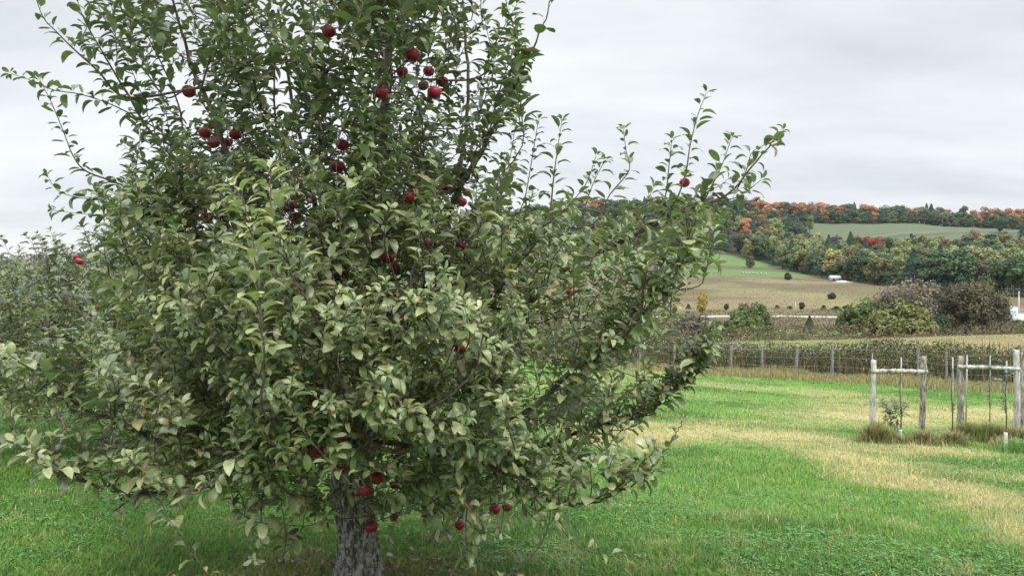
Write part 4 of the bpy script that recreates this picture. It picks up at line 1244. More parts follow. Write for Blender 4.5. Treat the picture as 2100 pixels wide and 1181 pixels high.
def tuft(px, Y, w, h, n, col, label, bend=1.0):
    h *= 1.35; w *= 1.25; n = int(n * .8)
    c = gp(px, Y); mb = MB()
    r_ = np.abs(rng.normal(0, .5, n)); a = rng.uniform(0, 6.28, n)
    x = c[0] + r_ * np.cos(a) * w; y = c[1] + r_ * np.sin(a) * w * .6
    z = ground(x, y); hh = h * rng.uniform(.35, 1.1, n) * np.exp(-r_ ** 2 * .8)
    le = rng.uniform(.1, .9, n) * hh * bend; b = rng.uniform(0, 6.28, n); wd = rng.uniform(.003, .006, n)
    ax = np.stack([np.cos(b), np.sin(b), np.zeros(n)], 1); sd = np.stack([-np.sin(b), np.cos(b), np.zeros(n)], 1)
    base = np.stack([x, y, z - .01], 1); up = np.array([0, 0, 1.])
    V = []
    for t, k in ((0, 1), (.45, .9), (.8, .6)):
        ctr = base + up * (hh * (t - .12 * t * t))[:, None] + ax * (le * t * t)[:, None]
        V += [ctr - sd * (wd * k)[:, None], ctr + sd * (wd * k)[:, None]]
    V.append(base + up * (hh * .86)[:, None] + ax * le[:, None])
    V = np.stack(V, 1).reshape(-1, 3); i = np.arange(n)[:, None] * 7
    q = np.concatenate([i + [[0, 1, 3, 2]], i + [[2, 3, 5, 4]]]); t = i + [[4, 5, 6]]
    cc = np.array(col)[rng.integers(0, len(col), n)] * rng.uniform(.7, 1.3, (n, 1))
    mb.add(V - c, q, t, np.repeat(cc, 7, 0))
    o = mb.build('grass_tuft', M_TUFT); o.location = c
    tag(o, label, 'grass tuft', 'uncut grass tufts round the posts')
M_TUFT = m_attr('tall_grass', .7, .3, None, trans=.25)
BRN = [(.30, .24, .12), (.40, .33, .17), (.24, .25, .10), (.18, .23, .08), (.46, .40, .21)]
MIX = [(.34, .30, .13), (.20, .28, .09), (.16, .24, .07), (.44, .36, .18)]
tuft(1800, 13.8, .30, .34, 1500, BRN, 'thick brown grass tuft swallowing the foot of the pale bare post')
tuft(1835, 13.8, .28, .16, 800, BRN, 'low brown tuft between the pale post and the guarded sapling')
tuft(1897, 13.7, .34, .24, 1400, BRN, 'brown tuft round the foot of the first shaggy post')
tuft(1958, 13.8, .36, .22, 1100, BRN, 'loose straw coloured tuft round the bare sapling')
tuft(1985, 15.0, .42, .34, 1500, MIX, 'tall green and brown tuft behind the shaggy post of the second brace')
tuft(2035, 14.9, .45, .36, 1800, MIX, 'broad dark green tuft under the second brace rail')
tuft(2090, 14.6, .4, .32, 1400, BRN, 'tuft at the foot of the tallest pale post')
tuft(2068, 13.2, .4, .2, 900, MIX, 'green tuft round the tall white guard')
tuft(2110, 12.6, .6, .22, 1400, [(.13, .28, .06), (.2, .34, .09)], 'fresh green uncut grass beyond the tall white guard')
mb = MB(); a, b = hit(1990, 893), hit(2016, 905)
tube(mb, catmull([a + [0, 0, .05], (a + b) / 2 + [0, 0, .07], b + [0, 0, .01]], 5), np.linspace(.008, .014, 11), 6)
tube(mb, [(a + b) / 2 + [0, 0, .06], (a + b) / 2 + [-.1, .1, .12]], [.008, .004], 5)
o = mb.build('fallen_stick', M_WOODL); tag(o, 'pale broken stick lying in the grass between the white guards', 'stick')

# ------------------------------------------------------------------ wire fence and weedy bank
def fence():
    posts = [(1010, 44, 700, 742, 5), (1137, 44, 703, 748, 5), (1240, 44, 705, 752, 5), (1312, 44, 706, 755, 5), (1385, 43, 706, 758, 5), (1437, 47, 728, 757, 3.2), (1500, 43, 709, 757, 5.5), (1565, 42.5, 709, 760, 5), (1634, 42, 709, 770, 6), (1707, 41, 706, 768, 5.5),
             (1884, 39, 714, 764, 5), (1942, 38, 722, 770, 4), (2097, 35, 716, 775, 6), (2230, 34, 716, 780, 6)]
    p0 = gp(posts[0][0], posts[0][1]); root = empty('wire_fence', p0)
    tag(root, 'wire fence on grey cedar posts in front of the tall dark weeds', 'fence')
    tops = []
    for px, Y, top, bot, w in posts:
        p = gp(px, Y); h = at(px, top, Y)[2] - p[2]
        post_mesh(h, w / 2 / F * Y, px * .11, (random.uniform(-.05, .05), 0), .22).build('post', M_POST, root).location = p - p0
        tops.append((p, h))
    for f in (.35, .62, .88):
        mb = MB(); P = [p + [0, -.08, h * f] - p0 for p, h in tops]
        tube(mb, catmull(P, 3), .0045, 4); mb.build('wire', M_WIRE, root)
fence()

def weeds():
    """tall asters, goldenrod and grasses along the fence, and the brush beyond the field"""
    N = 90000
    px = rng.uniform(960, 2400, N); base = np.interp(px, [960, 1300, 1640, 1890, 2100, 2400], [46, 45, 44.5, 41.5, 38.5, 36])
    Y = base + rng.uniform(-.3, 5.5, N)
    x = (px - 1050) / F * Y; g = ground(x, Y)
    H = .5 + 1.7 * fbm(x * .35, Y * .3, 3) + .7 * (fbm(x * 1.5, Y * .8, 2) - .3) * (.6 + .4 * fbm(x * 1.7, Y, 2))
    t = rng.random(N) ** .7
    z = g + H * t
    s = rng.uniform(.05, .11, N)
    c = np.array([.050, .070, .028]) * (rng.uniform(.6, 1.4, (N, 1)))
    br = rng.random(N) < .25; c[br] = np.array([.17, .14, .07]) * rng.uniform(.7, 1.3, (br.sum(), 1))
    patch = fbm(x * .35 + 11, Y * .1, 3)
    hd = (t > .72) & (rng.random(N) < .06 + (patch - .46) * 2.2); c[hd] = np.array([.34, .28, .225]) * rng.uniform(.6, 1.2, (hd.sum(), 1))
    pk = (t > .75) & (rng.random(N) < .05); c[pk] = np.array([.55, .52, .46])
    quads(np.stack([x, Y, z], 1), s, c, 'weeds', 'tall dark weeds with pale seed heads behind the wire fence', 'weeds')
    # upright stalks through the weeds
    N = 2600
    px = rng.uniform(960, 2400, N); Y = np.interp(px, [960, 1300, 1640, 1890, 2100, 2400], [46, 45, 44.5, 41.5, 38.5, 36]) + rng.uniform(-.8, 4.5, N)
    x = (px - 1050) / F * Y; g = ground(x, Y)
    h = (.5 + 1.9 * fbm(x * .4 + 20, Y * .3, 3)) * rng.uniform(.45, 1.15, N); w = rng.uniform(.012, .028, N)
    b = np.stack([x, Y, g - .02], 1); tip = b + np.stack([rng.normal(0, .12, N), rng.normal(0, .1, N), h], 1)
    sx = np.stack([w, np.zeros(N), np.zeros(N)], 1)
    V = np.stack([b - sx, b + sx, tip + sx * .5, tip - sx * .5], 1).reshape(-1, 3)
    cc = np.array([[.13, .11, .06], [.09, .11, .045], [.22, .18, .11], [.07, .085, .035], [.17, .12, .08]])[rng.integers(0, 5, N)] * rng.uniform(.7, 1.2, (N, 1))
    mb = MB(); mb.add(V, np.arange(N * 4).reshape(-1, 4), None, np.repeat(cc, 4, 0))
    tag(mb.build('weeds', M_TUFT), 'dry upright stalks standing among the dark weeds', 'weeds', kind='stuff')
    # tan grasses before the fence
    N = 42000
    px = rng.uniform(960, 2400, N); base = rng.normal(0, .7, N) + np.interp(px, [960, 1300, 1640, 1890, 2100, 2400], [43, 42.5, 41, 37.5, 34.5, 32])
    Y = base + rng.uniform(-1.6, 2.6, N); x = (px - 1050) / F * Y; g = ground(x, Y)
    h = rng.uniform(.12, .6, N) * (.2 + 1.2 * fbm(x * .6 + 3, Y * .4, 3) ** 1.5)
    w = rng.uniform(.008, .016, N); an = rng.uniform(0, 6.28, N); le = rng.normal(0, .22, (N, 2)) * h[:, None]
    sd = np.stack([np.cos(an), np.sin(an), np.zeros(N)], 1) * w[:, None]
    b = np.stack([x, Y, g - .01], 1); tip = b + np.stack([le[:, 0], le[:, 1], h], 1); md = b + np.stack([le[:, 0] * .3, le[:, 1] * .3, h * .6], 1)
    V = np.stack([b - sd, b + sd, md + sd, md - sd, tip], 1).reshape(-1, 3); i = np.arange(N)[:, None] * 5
    cc = np.array([[.46, .34, .16], [.40, .33, .17], [.28, .28, .11], [.50, .42, .22], [.20, .25, .09]])[rng.integers(0, 5, N)] * rng.uniform(.7, 1.2, (N, 1))
    mb = MB(); mb.add(V, i + [[0, 1, 2, 3]], i + [[3, 2, 4]], np.repeat(cc, 5, 0))
    tag(mb.build('tall_dry_grass', M_TUFT), 'tan uncut grass in front of the wire fence', 'grass', kind='stuff')
def quads(P, s, c, name, label, cat, mat=None, upb=.3, parent=None):
    n = len(P)
    Nn = norm(rng.normal(0, 1, (n, 3)) + np.array([0, 0, upb])); A = norm(np.cross(Nn, rng.normal(0, 1, (n, 3)))); B = np.cross(Nn, A)
    s = s[:, None]
    V = np.stack([P - A * s * .6, P - B * s * .35, P + A * s * .6, P + B * s * .35], 1).reshape(-1, 3)
    mb = MB(); mb.add(V, np.arange(n * 4).reshape(-1, 4), None, np.repeat(c, 4, 0))
    o = mb.build(name, mat or M_WEED, parent)
    if label: tag(o, label, cat, kind='stuff')
    return o
M_WEED = m_attr('weed_leaves', .7, .3, None, trans=.2)
weeds()
def brush(u0, u1, Y0, Y1, n, hmax, cols, name, label, s0=.12, s1=.3):
    px = rng.uniform(u0, u1, n); Y = rng.uniform(Y0, Y1, n); x = (px - 1050) / F * Y; g = ground(x, Y)
    m = fbm(x * .18, Y * .12, 4); H = hmax * sstep(.35, .7, m)
    t = rng.random(n) ** .8
    c = np.array(cols)[(fbm(x * .12 + 60, Y * .1, 3) * len(cols) * 1.6 - .3 * len(cols)).astype(int).clip(0, len(cols) - 1)] * rng.uniform(.6, 1.4, (n, 1))
    quads(np.stack([x, Y, g + H * t], 1), rng.uniform(s0, s1, n), c, name, label, 'undergrowth', upb=.8)
BRC = [(.15, .11, .075), (.12, .11, .055), (.20, .16, .10), (.10, .12, .045), (.18, .13, .10)]
brush(950, 2350, 96, 116, 30000, 1.8, BRC, 'undergrowth', 'brown scrub in the dip beyond the pale field')
brush(950, 2350, 145, 178, 26000, 1.5, [(.20, .16, .09), (.16, .15, .07), (.24, .20, .11)], 'undergrowth', 'rough dry scrub just this side of the white road', .15, .35)
brush(950, 1900, 190, 222, 20000, 1.2, [(.18, .18, .07), (.22, .19, .10), (.14, .14, .06)], 'undergrowth', 'low weeds along the far side of the white road', .15, .35)
brush(1200, 1900, 225, 430, 12000, .8, [(.25, .19, .115), (.28, .22, .13), (.22, .165, .10), (.26, .22, .12)], 'undergrowth', 'dry heath plants scattered over the brown slope', .2, .4)

# road and its light pole
def road():
    mb = MB(); us = np.linspace(900, 2350, 160); V = []
    for u in us:
        for Y in (186.0, 188.6):
            x = (u - 1050) / F * 187; V.append([x, Y, float(ground(x, 187.0)) + (.16 if Y > 187 else .02)])
    i = np.arange(len(us) - 1)[:, None] * 2
    mb.add(V, i + [[0, 2, 3, 1]], None, (.7, .68, .62))
    m = m_plain('pale_gravel', (.50, .48, .44), .9, .12, 1.2)
    tag(mb.build('road', m), kind='structure')
road()
def pole(px, Y, top, r, label, arm=True):
    p = gp(px, Y); h = at(px, top, Y)[2] - p[2]; root = empty('utility_pole', p); tag(root, label, 'utility pole')
    mb = MB(); tube(mb, [[0, 0, -.3], [0, 0, h]], [r, r * .7], 8); mb.build('pole', M_GUARD if arm else M_STAKE, root)
    if arm:
        mb = MB(); box(mb, (0, -.05, h - .5), (1.8, .14, .14)); mb.build('crossarm', M_FARBARK, root)
pole(1632, 192, 619, .13, 'slim pale pole rising from the white road', False)
pole(2090, 200, 598, .16, 'pale utility pole beside the white trailers')

# ------------------------------------------------------------------ far trees
def crown_mesh(kind, seed, nq=650, size=.55):
    r = np.random.default_rng(seed); mb = MB()
    if kind == 'spruce':
        t = r.random(nq * 1) ** .75; h = t * .92 + .08
        R_ = (1 - t) * .34 * (.72 + .28 * np.abs(np.sin(t * 24))) + .02
        a = r.uniform(0, 6.28, nq); rr = R_ * np.sqrt(r.uniform(.25, 1, nq))
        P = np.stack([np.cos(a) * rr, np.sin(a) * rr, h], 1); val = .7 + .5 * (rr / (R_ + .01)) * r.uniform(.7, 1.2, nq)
        Nn = norm(np.stack([np.cos(a), np.sin(a), np.full(nq, .5)], 1) + r.normal(0, .4, (nq, 3)))
    else:
        nb = {'round': 30, 'poplar': 22, 'wide': 95, 'thin': 13}[kind]
        C = []
        for k in range(nb):
            v = norm(r.normal(0, 1, 3))
            if kind == 'poplar': c = [v[0] * .13, v[1] * .13, .30 + .60 * (k + .5) / nb]; s = .17 - .06 * k / nb
            elif kind == 'wide': c = [v[0] * .40, v[1] * .40, .30 + abs(v[2]) ** .8 * .46 * r.uniform(.5, 1)]; s = .115
            elif kind == 'thin': c = [v[0] * .15, v[1] * .15, .52 + .36 * (k + .5) / nb]; s = .13
            else: c = [v[0] * .27 * (q_ := r.uniform(.4, 1) ** .5), v[1] * .27 * q_, .49 + v[2] * .36 * q_]; s = .125
            C.append((c[0], c[1], c[2], s * r.uniform(.7, 1.2), r.uniform(.8, 1.22)))
        C = np.array(C); k = r.integers(0, nb, nq)
        v = norm(r.normal(0, 1, (nq, 3))); rad = C[k, 3] * r.uniform(.45, 1.08, nq) ** .6
        P = C[k, :3] + v * rad[:, None] * np.array([1, 1, .82]); val = C[k, 4] * r.uniform(.75, 1.25, nq)
        Nn = norm(v + np.array([0, 0, .35]) + r.normal(0, .45, (nq, 3)))
    sz = size * .1 * r.uniform(.6, 1.25, nq)[:, None]
    A = norm(np.cross(Nn, r.normal(0, 1, (nq, 3)))); B = np.cross(Nn, A)
    V = np.stack([P - A * sz, P - B * sz * .7, P + A * sz, P + B * sz * .7], 1).reshape(-1, 3)
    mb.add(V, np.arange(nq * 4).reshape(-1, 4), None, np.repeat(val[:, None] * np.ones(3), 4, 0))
    return mb.mesh('crown')
def trunk_small(kind, mat):
    mb = MB(); hi = .62 if kind == 'thin' else .45
    tube(mb, catmull([[0, 0, -.05], [.01, 0, hi * .5], [-.01, .01, hi], [.01, 0, hi * 1.5]], 3), np.linspace(.014 if kind == 'thin' else .022, .005, 10), 6)
    for k in range(4):
        a = k * 1.7; tube(mb, [[0, 0, hi * (.6 + .12 * k)], [.12 * math.cos(a), .12 * math.sin(a), hi * (.9 + .15 * k)]], [.009, .003], 5)
    me = mb.mesh('trunk'); me.materials.append(mat); return me
SPEC = {  # kind: shape, colour, wood
 'green_tree': ('round', (.095, .15, .072), M_FARBARK, 'dark green broad crowned tree'),
 'olive_tree': ('round', (.19, .195, .08), M_FARBARK, 'olive green leafy tree'),
 'pale_green_tree': ('poplar', (.28, .32, .13), M_FARBARK, 'pale green feathery tree'),
 'orange_maple': ('round', (.47, .235, .12), M_FARBARK, 'orange autumn maple'),
 'rusty_maple': ('round', (.23, .115, .075), M_FARBARK, 'rust red autumn maple'),
 'yellow_tree': ('poplar', (.36, .32, .12), M_FARBARK, 'yellow autumn tree'),
 'spruce_tree': ('spruce', (.052, .10, .066), M_FARBARK, 'dark pointed spruce'),
 'birch_tree': ('thin', (.15, .20, .10), M_BIRCH, 'birch with a bare white trunk'),
 'scarlet_maple': ('round', (.40, .095, .065), M_FARBARK, 'bright scarlet maple'),
 'brown_tree': ('round', (.17, .125, .09), M_FARBARK, 'brown half bare tree'),
}
PROTO = {}
for k_, (shape, col, wood, lab) in SPEC.items():
    m = m_foliage(k_, tuple(a * .95 for a in col), .2)
    for v_ in range(3):
        me = crown_mesh(shape, sum(map(ord, k_)) * 7 + v_, 2600, .30 if shape != 'spruce' else .30)
        me.materials.append(m)
        PROTO[(k_, v_)] = (me, trunk_small(shape, wood))
ONES = ['first', 'second', 'third', 'fourth', 'fifth', 'sixth', 'seventh', 'eighth', 'ninth', 'tenth', 'eleventh', 'twelfth', 'thirteenth', 'fourteenth', 'fifteenth', 'sixteenth', 'seventeenth', 'eighteenth', 'nineteenth']
TENS = {2: 'twent', 3: 'thirt', 4: 'fort', 5: 'fift', 6: 'sixt', 7: 'sevent', 8: 'eight', 9: 'ninet'}
def ordinal(n):
    if n < 20: return ONES[n - 1]
    if n >= 100: return 'hundred-' + ordinal(n - 99)
    t, o_ = divmod(n, 10)
    return TENS[t] + 'ieth' if o_ == 0 else TENS[t] + 'y-' + ONES[o_ - 1]
def far_tree(kind, px, Y, h, wide=1.0):
    cm, tm = PROTO[(kind, random.randrange(3))]
    p = gp(px, Y); root = empty(kind, p)
    c = link('crown', cm, root); t = link('trunk', tm, root)
    s = h; root.scale = (s * wide, s * wide, s); root.rotation_euler = (0, 0, random.uniform(0, 6.28))
    tag(root, None, 'tree', SPEC[kind][3] + 's on the far hillside')
    return root
FOREST = []
def put(zone, kind, px, Y, h, wide=1.0):
    FOREST.append((zone, kind, px, far_tree(kind, px, Y, h, wide)))
def pick(ws):
    k = list(ws); return random.choices(k, [ws[a] for a in k])[0]
def row_scatter(zone, u0, u1, du, Yf, h0, h1, wf, wide=1.0):
    u = u0
    while u < u1:
        uu = u + random.uniform(-.3, .3) * du
        Y = Yf(uu); put(zone, pick(wf(uu)), uu, Y, random.uniform(h0, h1) * (1.22 if zone == 'slope' and uu > 1850 else 1), wide * random.uniform(.85, 1.2))
        u += du * random.uniform(.75, 1.25)
def w_ridge(u):
    orange = any(a < u < b for a, b in ((985, 1015), (1190, 1225), (1540, 1600), (1612, 1690), (1700, 1728), (1770, 1795), (1862, 1888), (1985, 2050), (2075, 2110)))
    if orange: return {'orange_maple': 8, 'rusty_maple': 1, 'green_tree': 1}
    if u > 1850: return {'green_tree': 5, 'spruce_tree': 4, 'birch_tree': 2, 'brown_tree': 2, 'olive_tree': 1, 'orange_maple': 1}
    return {'green_tree': 8, 'spruce_tree': 2, 'olive_tree': 1, 'birch_tree': .5, 'rusty_maple': .6}
# treeline on the ridge: three depths
row_scatter('ridge', 950, 2160, 17, lambda u: 960 + random.uniform(-12, 12), 22, 28, w_ridge)
row_scatter('ridge', 1120, 2160, 16, lambda u: 925 + random.uniform(-8, 8), 18, 24, w_ridge)
row_scatter('ridge', 1640, 2100, 12.5, lambda u: 903 + random.uniform(-4, 4), 13, 19, lambda u: {'green_tree': 6, 'spruce_tree': 2, 'birch_tree': 2, 'olive_tree': 1, 'orange_maple': .5})
row_scatter('ridgefoot', 1120, 2100, 20, lambda u: 897 + random.uniform(-2, 2), 7, 10, lambda u: {'green_tree': 6, 'olive_tree': 2, 'brown_tree': 2}, 1.7)
for px_ in (1912, 1922, 1934): put('ridge', 'green_tree', px_, 935, 22, 1.2)
# wooded shoulder over the green terrace
def w_sh(u):
    if u < 1380: return {'green_tree': 7, 'olive_tree': 2, 'orange_maple': 1.4, 'spruce_tree': 2}
    return {'green_tree': 6, 'spruce_tree': 3, 'olive_tree': 2, 'yellow_tree': 1.2, 'orange_maple': 1.8, 'rusty_maple': .5, 'pale_green_tree': .8}
for Y0, du in ((870, 26), (820, 27), (765, 27), (715, 26), (665, 26)):
    row_scatter('shoulder', 1100, 1660, du, lambda u: Y0 + random.uniform(-15, 15), 17, 23, w_sh)
row_scatter('shoulder', 1200, 1600, 22, lambda u: forest_edge_Y(u) + 25 + random.uniform(0, 18), 15, 18, lambda u: {'green_tree': 5, 'spruce_tree': 5, 'olive_tree': 1, 'yellow_tree': 1 if u > 1490 else .1})
# main wood on the slope
def w_mid(u):
    if u > 1980: return {'birch_tree': 3, 'pale_green_tree': 3, 'green_tree': 4, 'olive_tree': 3, 'brown_tree': 1, 'yellow_tree': .5}
    return {'green_tree': 5, 'olive_tree': 3.5, 'pale_green_tree': 4.5, 'spruce_tree': 2.2, 'yellow_tree': .8, 'rusty_maple': .3, 'birch_tree': 1.4, 'orange_maple': .2, 'brown_tree': .4}
for k in range(8):
    f = k / 7
    def Yf(u, f=f):
        e_ = forest_edge_Y(u); return e_ + 6 + (648 - e_) * f ** 1.15 * .92 + random.uniform(-7, 7)
    row_scatter('slope', 1560 if k > 0 else 1600, 2165, 29 - 5 * f, Yf, 14, 18.5 if k < 4 else 15.5, w_mid, 1.1)
# a dark understorey along the lower edge
row_scatter('edge', 1590, 2025, 17, lambda u: forest_edge_Y(u) + 1, 5, 9, lambda u: {'green_tree': 6, 'spruce_tree': 4, 'olive_tree': 2, 'brown_tree': 1}, 1.4)
# trees the photo shows by themselves
put('field', 'scarlet_maple', 1795, 620, 17, 1.1); put('field', 'scarlet_maple', 1778, 640, 15)
put('field', 'orange_maple', 1762, 645, 12); put('field', 'spruce_tree', 1868, 600, 19); put('field', 'spruce_tree', 1885, 590, 17, 1.2); put('field', 'spruce_tree', 1918, 590, 17, 1.2)
put('field', 'orange_maple', 1645, 640, 13, 1.1); put('field', 'yellow_tree', 1535, 545, 14, 1.2); put('field', 'yellow_tree', 1570, 560, 13, 1.4)
for px_, Y_, k_, h_ in ((2030, 700, 'green_tree', 17), (2000, 760, 'orange_maple', 14), (2060, 740, 'olive_tree', 16), (2090, 680, 'brown_tree', 18), (1990, 700, 'brown_tree', 19), (2045, 650, 'orange_maple', 12), (2075, 610, 'olive_tree', 20), (2110, 590, 'olive_tree', 24), (2015, 640, 'brown_tree', 17), (2100, 800, 'spruce_tree', 18), (2050, 830, 'green_tree', 18), (2075, 860, 'green_tree', 18)):
    put('slope', k_, px_, Y_, h_, 1.2)
for px, h in ((2052, 17), (2066, 15), (2078, 18), (2090, 16), (2042, 14)): put('slope', 'birch_tree', px, forest_edge_Y(px) + 4, h)
for px, Y, h in ((2005, 560, 17), (2030, 470, 17), (2085, 430, 20), (2110, 420, 22)): put('slope', 'green_tree' if px != 2030 else 'pale_green_tree', px, Y, h, 1.2)
ZL = {'ridgefoot': 'low at the ridge foot, counted from the apple tree', 'ridge': 'along the ridge skyline, counted from the apple tree', 'shoulder': 'on the wooded shoulder above the green terrace, from the apple tree',
      'slope': 'in the wood below the grey field, from the apple tree', 'edge': 'on the wood\'s lower edge, counted from the apple tree',
      'field': 'standing out before the grey-green field, from the apple tree'}
cnt = {}
for zone, kind, px, o in sorted(FOREST, key=lambda t: t[2]):
    cnt[(zone, kind)] = cnt.get((zone, kind), 0) + 1
    w = SPEC[kind][3].split(); nm = ' '.join(w[:1] + w[-1:]) if len(w) > 3 else ' '.join(w)
    if kind == 'birch_tree': nm = 'white birch'
    o['label'] = f"{ordinal(cnt[(zone, kind)])} {nm} {ZL[zone]}"

# ------------------------------------------------------------------ trees and bushes in the valley
def valley_tree(name, px, Y, base_row, top_row, wpx, shape, col, label, nq=3200, leaf=.22, wood=M_FARBARK, trunk=True, cat='tree', var=0.0, seed=0):
    p = gp(px, Y); top = at(px, top_row, Y)[2]; h = top - p[2]; w = wpx / F * Y
    root = empty(name, p); tag(root, label, cat)
    me = crown_mesh(shape, 500 + seed + int(px), int(nq * 2.4), 5.6 * leaf / h)
    co = np.zeros(len(me.vertices) * 3); me.vertices.foreach_get('co', co); co = co.reshape(-1, 3)
    lo, hi = co.min(0), co.max(0)
    z0 = .12 if trunk else 0.0
    lo = np.percentile(co, 1.5, 0); hi = np.percentile(co, 98.5, 0)
    co[:, 2] = (co[:, 2] - lo[2]) / (hi[2] - lo[2]) * (1 - z0) * h + z0 * h
    co[:, 0] = (co[:, 0] - (lo[0] + hi[0]) / 2) / (hi[0] - lo[0]) * w; co[:, 1] = (co[:, 1] - (lo[1] + hi[1]) / 2) / (hi[1] - lo[1]) * w
    me.vertices.foreach_set('co', co.ravel()); me.update()
    m = m_foliage(name + '_foliage', col, var); me.materials.append(m); link('crown', me, root)
    mb = MB()
    for k in range(7):
        a = k * .9; e_ = np.array([math.cos(a) * w * .3, math.sin(a) * w * .3, h * random.uniform(.6, .85)])
        tube(mb, bez(np.array([0, 0, -.1]), np.array([e_[0] * .2, e_[1] * .2, h * .4]), e_, 8), np.linspace(h * .022, h * .005, 8), 6)
    mb.build('trunk', wood, root)
    return root
OL = (.145, .165, .06)
valley_tree('shrub', 1512, 112, 697, 652, 64, 'wide', (.12, .16, .055), 'low green shrub at the foot of the willow in the valley', cat='shrub', trunk=False)
valley_tree('shrub', 1542, 109, 697, 655, 50, 'wide', (.15, .19, .065), 'lighter round shrub in front of the valley willow', cat='shrub', trunk=False)
valley_tree('willow_tree', 1540, 120, 690, 626, 80, 'wide', (.12, .155, .06), 'open crowned willow by the round shrubs below the white road', nq=2200)
valley_tree('spruce_tree', 1661, 118, 688, 649, 22, 'spruce', (.05, .10, .05), 'single small spruce on the bright strip below the road', nq=1500, leaf=.2)
valley_tree('leafy_tree', 1774, 118, 694, 622, 100, 'wide', (.10, .145, .045), 'green tree leaning on the big round olive bush', nq=3400)
valley_tree('round_bush', 1846, 108, 699, 627, 118, 'wide', (.19, .205, .075), 'big dome shaped olive bush on the field edge', nq=5200, cat='bush', trunk=False)
valley_tree('brown_tree', 1872, 124, 692, 584, 152, 'wide', (.215, .18, .135), 'grey brown half bare tree behind the dome shaped bush', nq=6000, leaf=.2)
valley_tree('brown_tree', 1984, 120, 692, 588, 140, 'wide', (.115, .10, .065), 'wide dark brown tree near the white boulders', nq=6400, leaf=.2)
valley_tree('olive_tree', 2020, 132, 690, 580, 90, 'wide', (.19, .185, .085), 'pale olive crown rising behind the wide brown tree', nq=3500)
valley_tree('dark_bush', 1925, 112, 695, 650, 50, 'wide', (.045, .085, .035), 'dark green bush between the two big brown trees', cat='bush', trunk=False)
valley_tree('leafy_tree', 2092, 118, 692, 660, 60, 'wide', (.12, .12, .06), 'dull green tree below the white trailers', nq=2600)
valley_tree('grey_bush', 1425, 112, 700, 645, 80, 'wide', (.17, .145, .115), 'grey leafless bush seen through the outermost apple shoots', nq=2600, leaf=.16, cat='bush', trunk=False)
valley_tree('grey_bush', 1468, 114, 698, 660, 46, 'wide', (.13, .115, .09), 'smaller dark grey bush beside the leafless one', cat='bush', trunk=False, nq=1500, leaf=.16)
valley_tree('shrub', 1222, 104, 705, 672, 34, 'wide', (.10, .16, .05), 'round green shrub seen between the apple branches', cat='shrub', trunk=False, nq=1400)
valley_tree('leafy_tree', 1060, 106, 705, 636, 80, 'wide', (.16, .18, .06), 'yellow green tree glimpsed through the apple branches', nq=2400)
valley_tree('yellow_tree', 1441, 205, 632, 600, 20, 'poplar', (.42, .34, .10), 'small yellow tree on the far side of the white road', nq=900, leaf=.3)
valley_tree('round_bush', 1616, 410, 572, 560, 13, 'round', (.06, .085, .04), 'dark round bush alone on top of the brown meadow', nq=700, leaf=.5, cat='bush', trunk=False)
valley_tree('leafy_tree', 1538, 492, 548, 524, 15, 'poplar', (.12, .13, .07), 'lone slim tree on the green terrace over the white hives', nq=900, leaf=.5)
valley_tree('dark_bush', 1706, 300, 600, 601, 14, 'round', (.08, .06, .04), 'dark brown bush in the middle of the brown meadow', nq=600, leaf=.3, cat='bush', trunk=False)
valley_tree('yellow_tree', 1980, 140, 640, 606, 38, 'wide', (.36, .30, .09), 'yellow tree top beside the white boulders', nq=1500)
SL = ['first from the yellow roadside tree', 'second from the yellow roadside tree', 'third, nearest the slim pale pole', 'just past the slim pale pole', 'tallest of the line, past the slim pole', 'low and dark, over the end of the white road', 'last of the line before the brown trees', 'beyond the end of the line']
for i, (px, top, w) in enumerate(((1412, 624, 9), (1490, 623, 9), (1594, 626, 9), (1620, 628, 10), (1645, 620, 10), (1690, 626, 12), (1716, 628, 16), (1740, 627, 20))):
    o = valley_tree('young_spruce', px, 232, 634, top, w, ('spruce', 'round')[i % 3 == 1], (.07, .095, .05), 'young spruce beyond the road, ' + SL[i], nq=400, leaf=.35, seed=i)
    o['group'] = 'young spruces planted beyond the road'

# white things far off
def shelter():
    p = gp(1712, 404) if False else gp(1712, forest_edge_Y(1712) - 8); root = empty('shed', p)
    tag(root, 'small white roofed shed at the wood\'s edge over the brown meadow', 'shed')
    mb = MB(); box(mb, (0, 0, .9), (5, 3.4, 1.8)); mb.build('wall', M_GREYROOF, root)
    mb = MB(); mb.add([[-2.8, -2, 1.8], [2.8, -2, 1.8], [2.8, 0, 3.1], [-2.8, 0, 3.1], [2.8, 2, 1.8], [-2.8, 2, 1.8], [-2.8, -2, 1.72], [2.8, -2, 1.72], [2.8, 2, 1.72], [-2.8, 2, 1.72]],
        [[0, 1, 2, 3], [3, 2, 4, 5], [6, 7, 1, 0], [9, 6, 0, 5], [8, 4, 1, 7], [5, 4, 8, 9]], [[0, 3, 5], [1, 4, 2]]); mb.build('roof', M_WHITE, root, smooth=False)
    mb = MB(); box(mb, (-1.2, -1.71, .8), (1.0, .05, 1.5)); mb.build('door', M_DARK, root)
    p2 = gp(1728, forest_edge_Y(1728) - 12); root = empty('stone_heap', p2); tag(root, 'grey heap of rubble beside the small white shed', 'rubble heap')
    mb = MB(); xs, ys = np.meshgrid(np.linspace(-7, 7, 40), np.linspace(-2.5, 2.5, 16))
    zs = 1.1 * np.exp(-(xs / 4) ** 2 - (ys / 1.5) ** 2) * (.5 + fbm(xs * 1.3, ys * 1.3 + 9, 3)) - .12
    i = np.arange(15)[:, None] * 40; k = np.arange(39)[None]
    mb.add(np.stack([xs, ys, zs], -1).reshape(-1, 3), np.stack([i + k, i + k + 1, i + 41 + k, i + 40 + k], -1).reshape(-1, 4))
    mb.build('rubble', M_GREYROOF, root)
shelter()
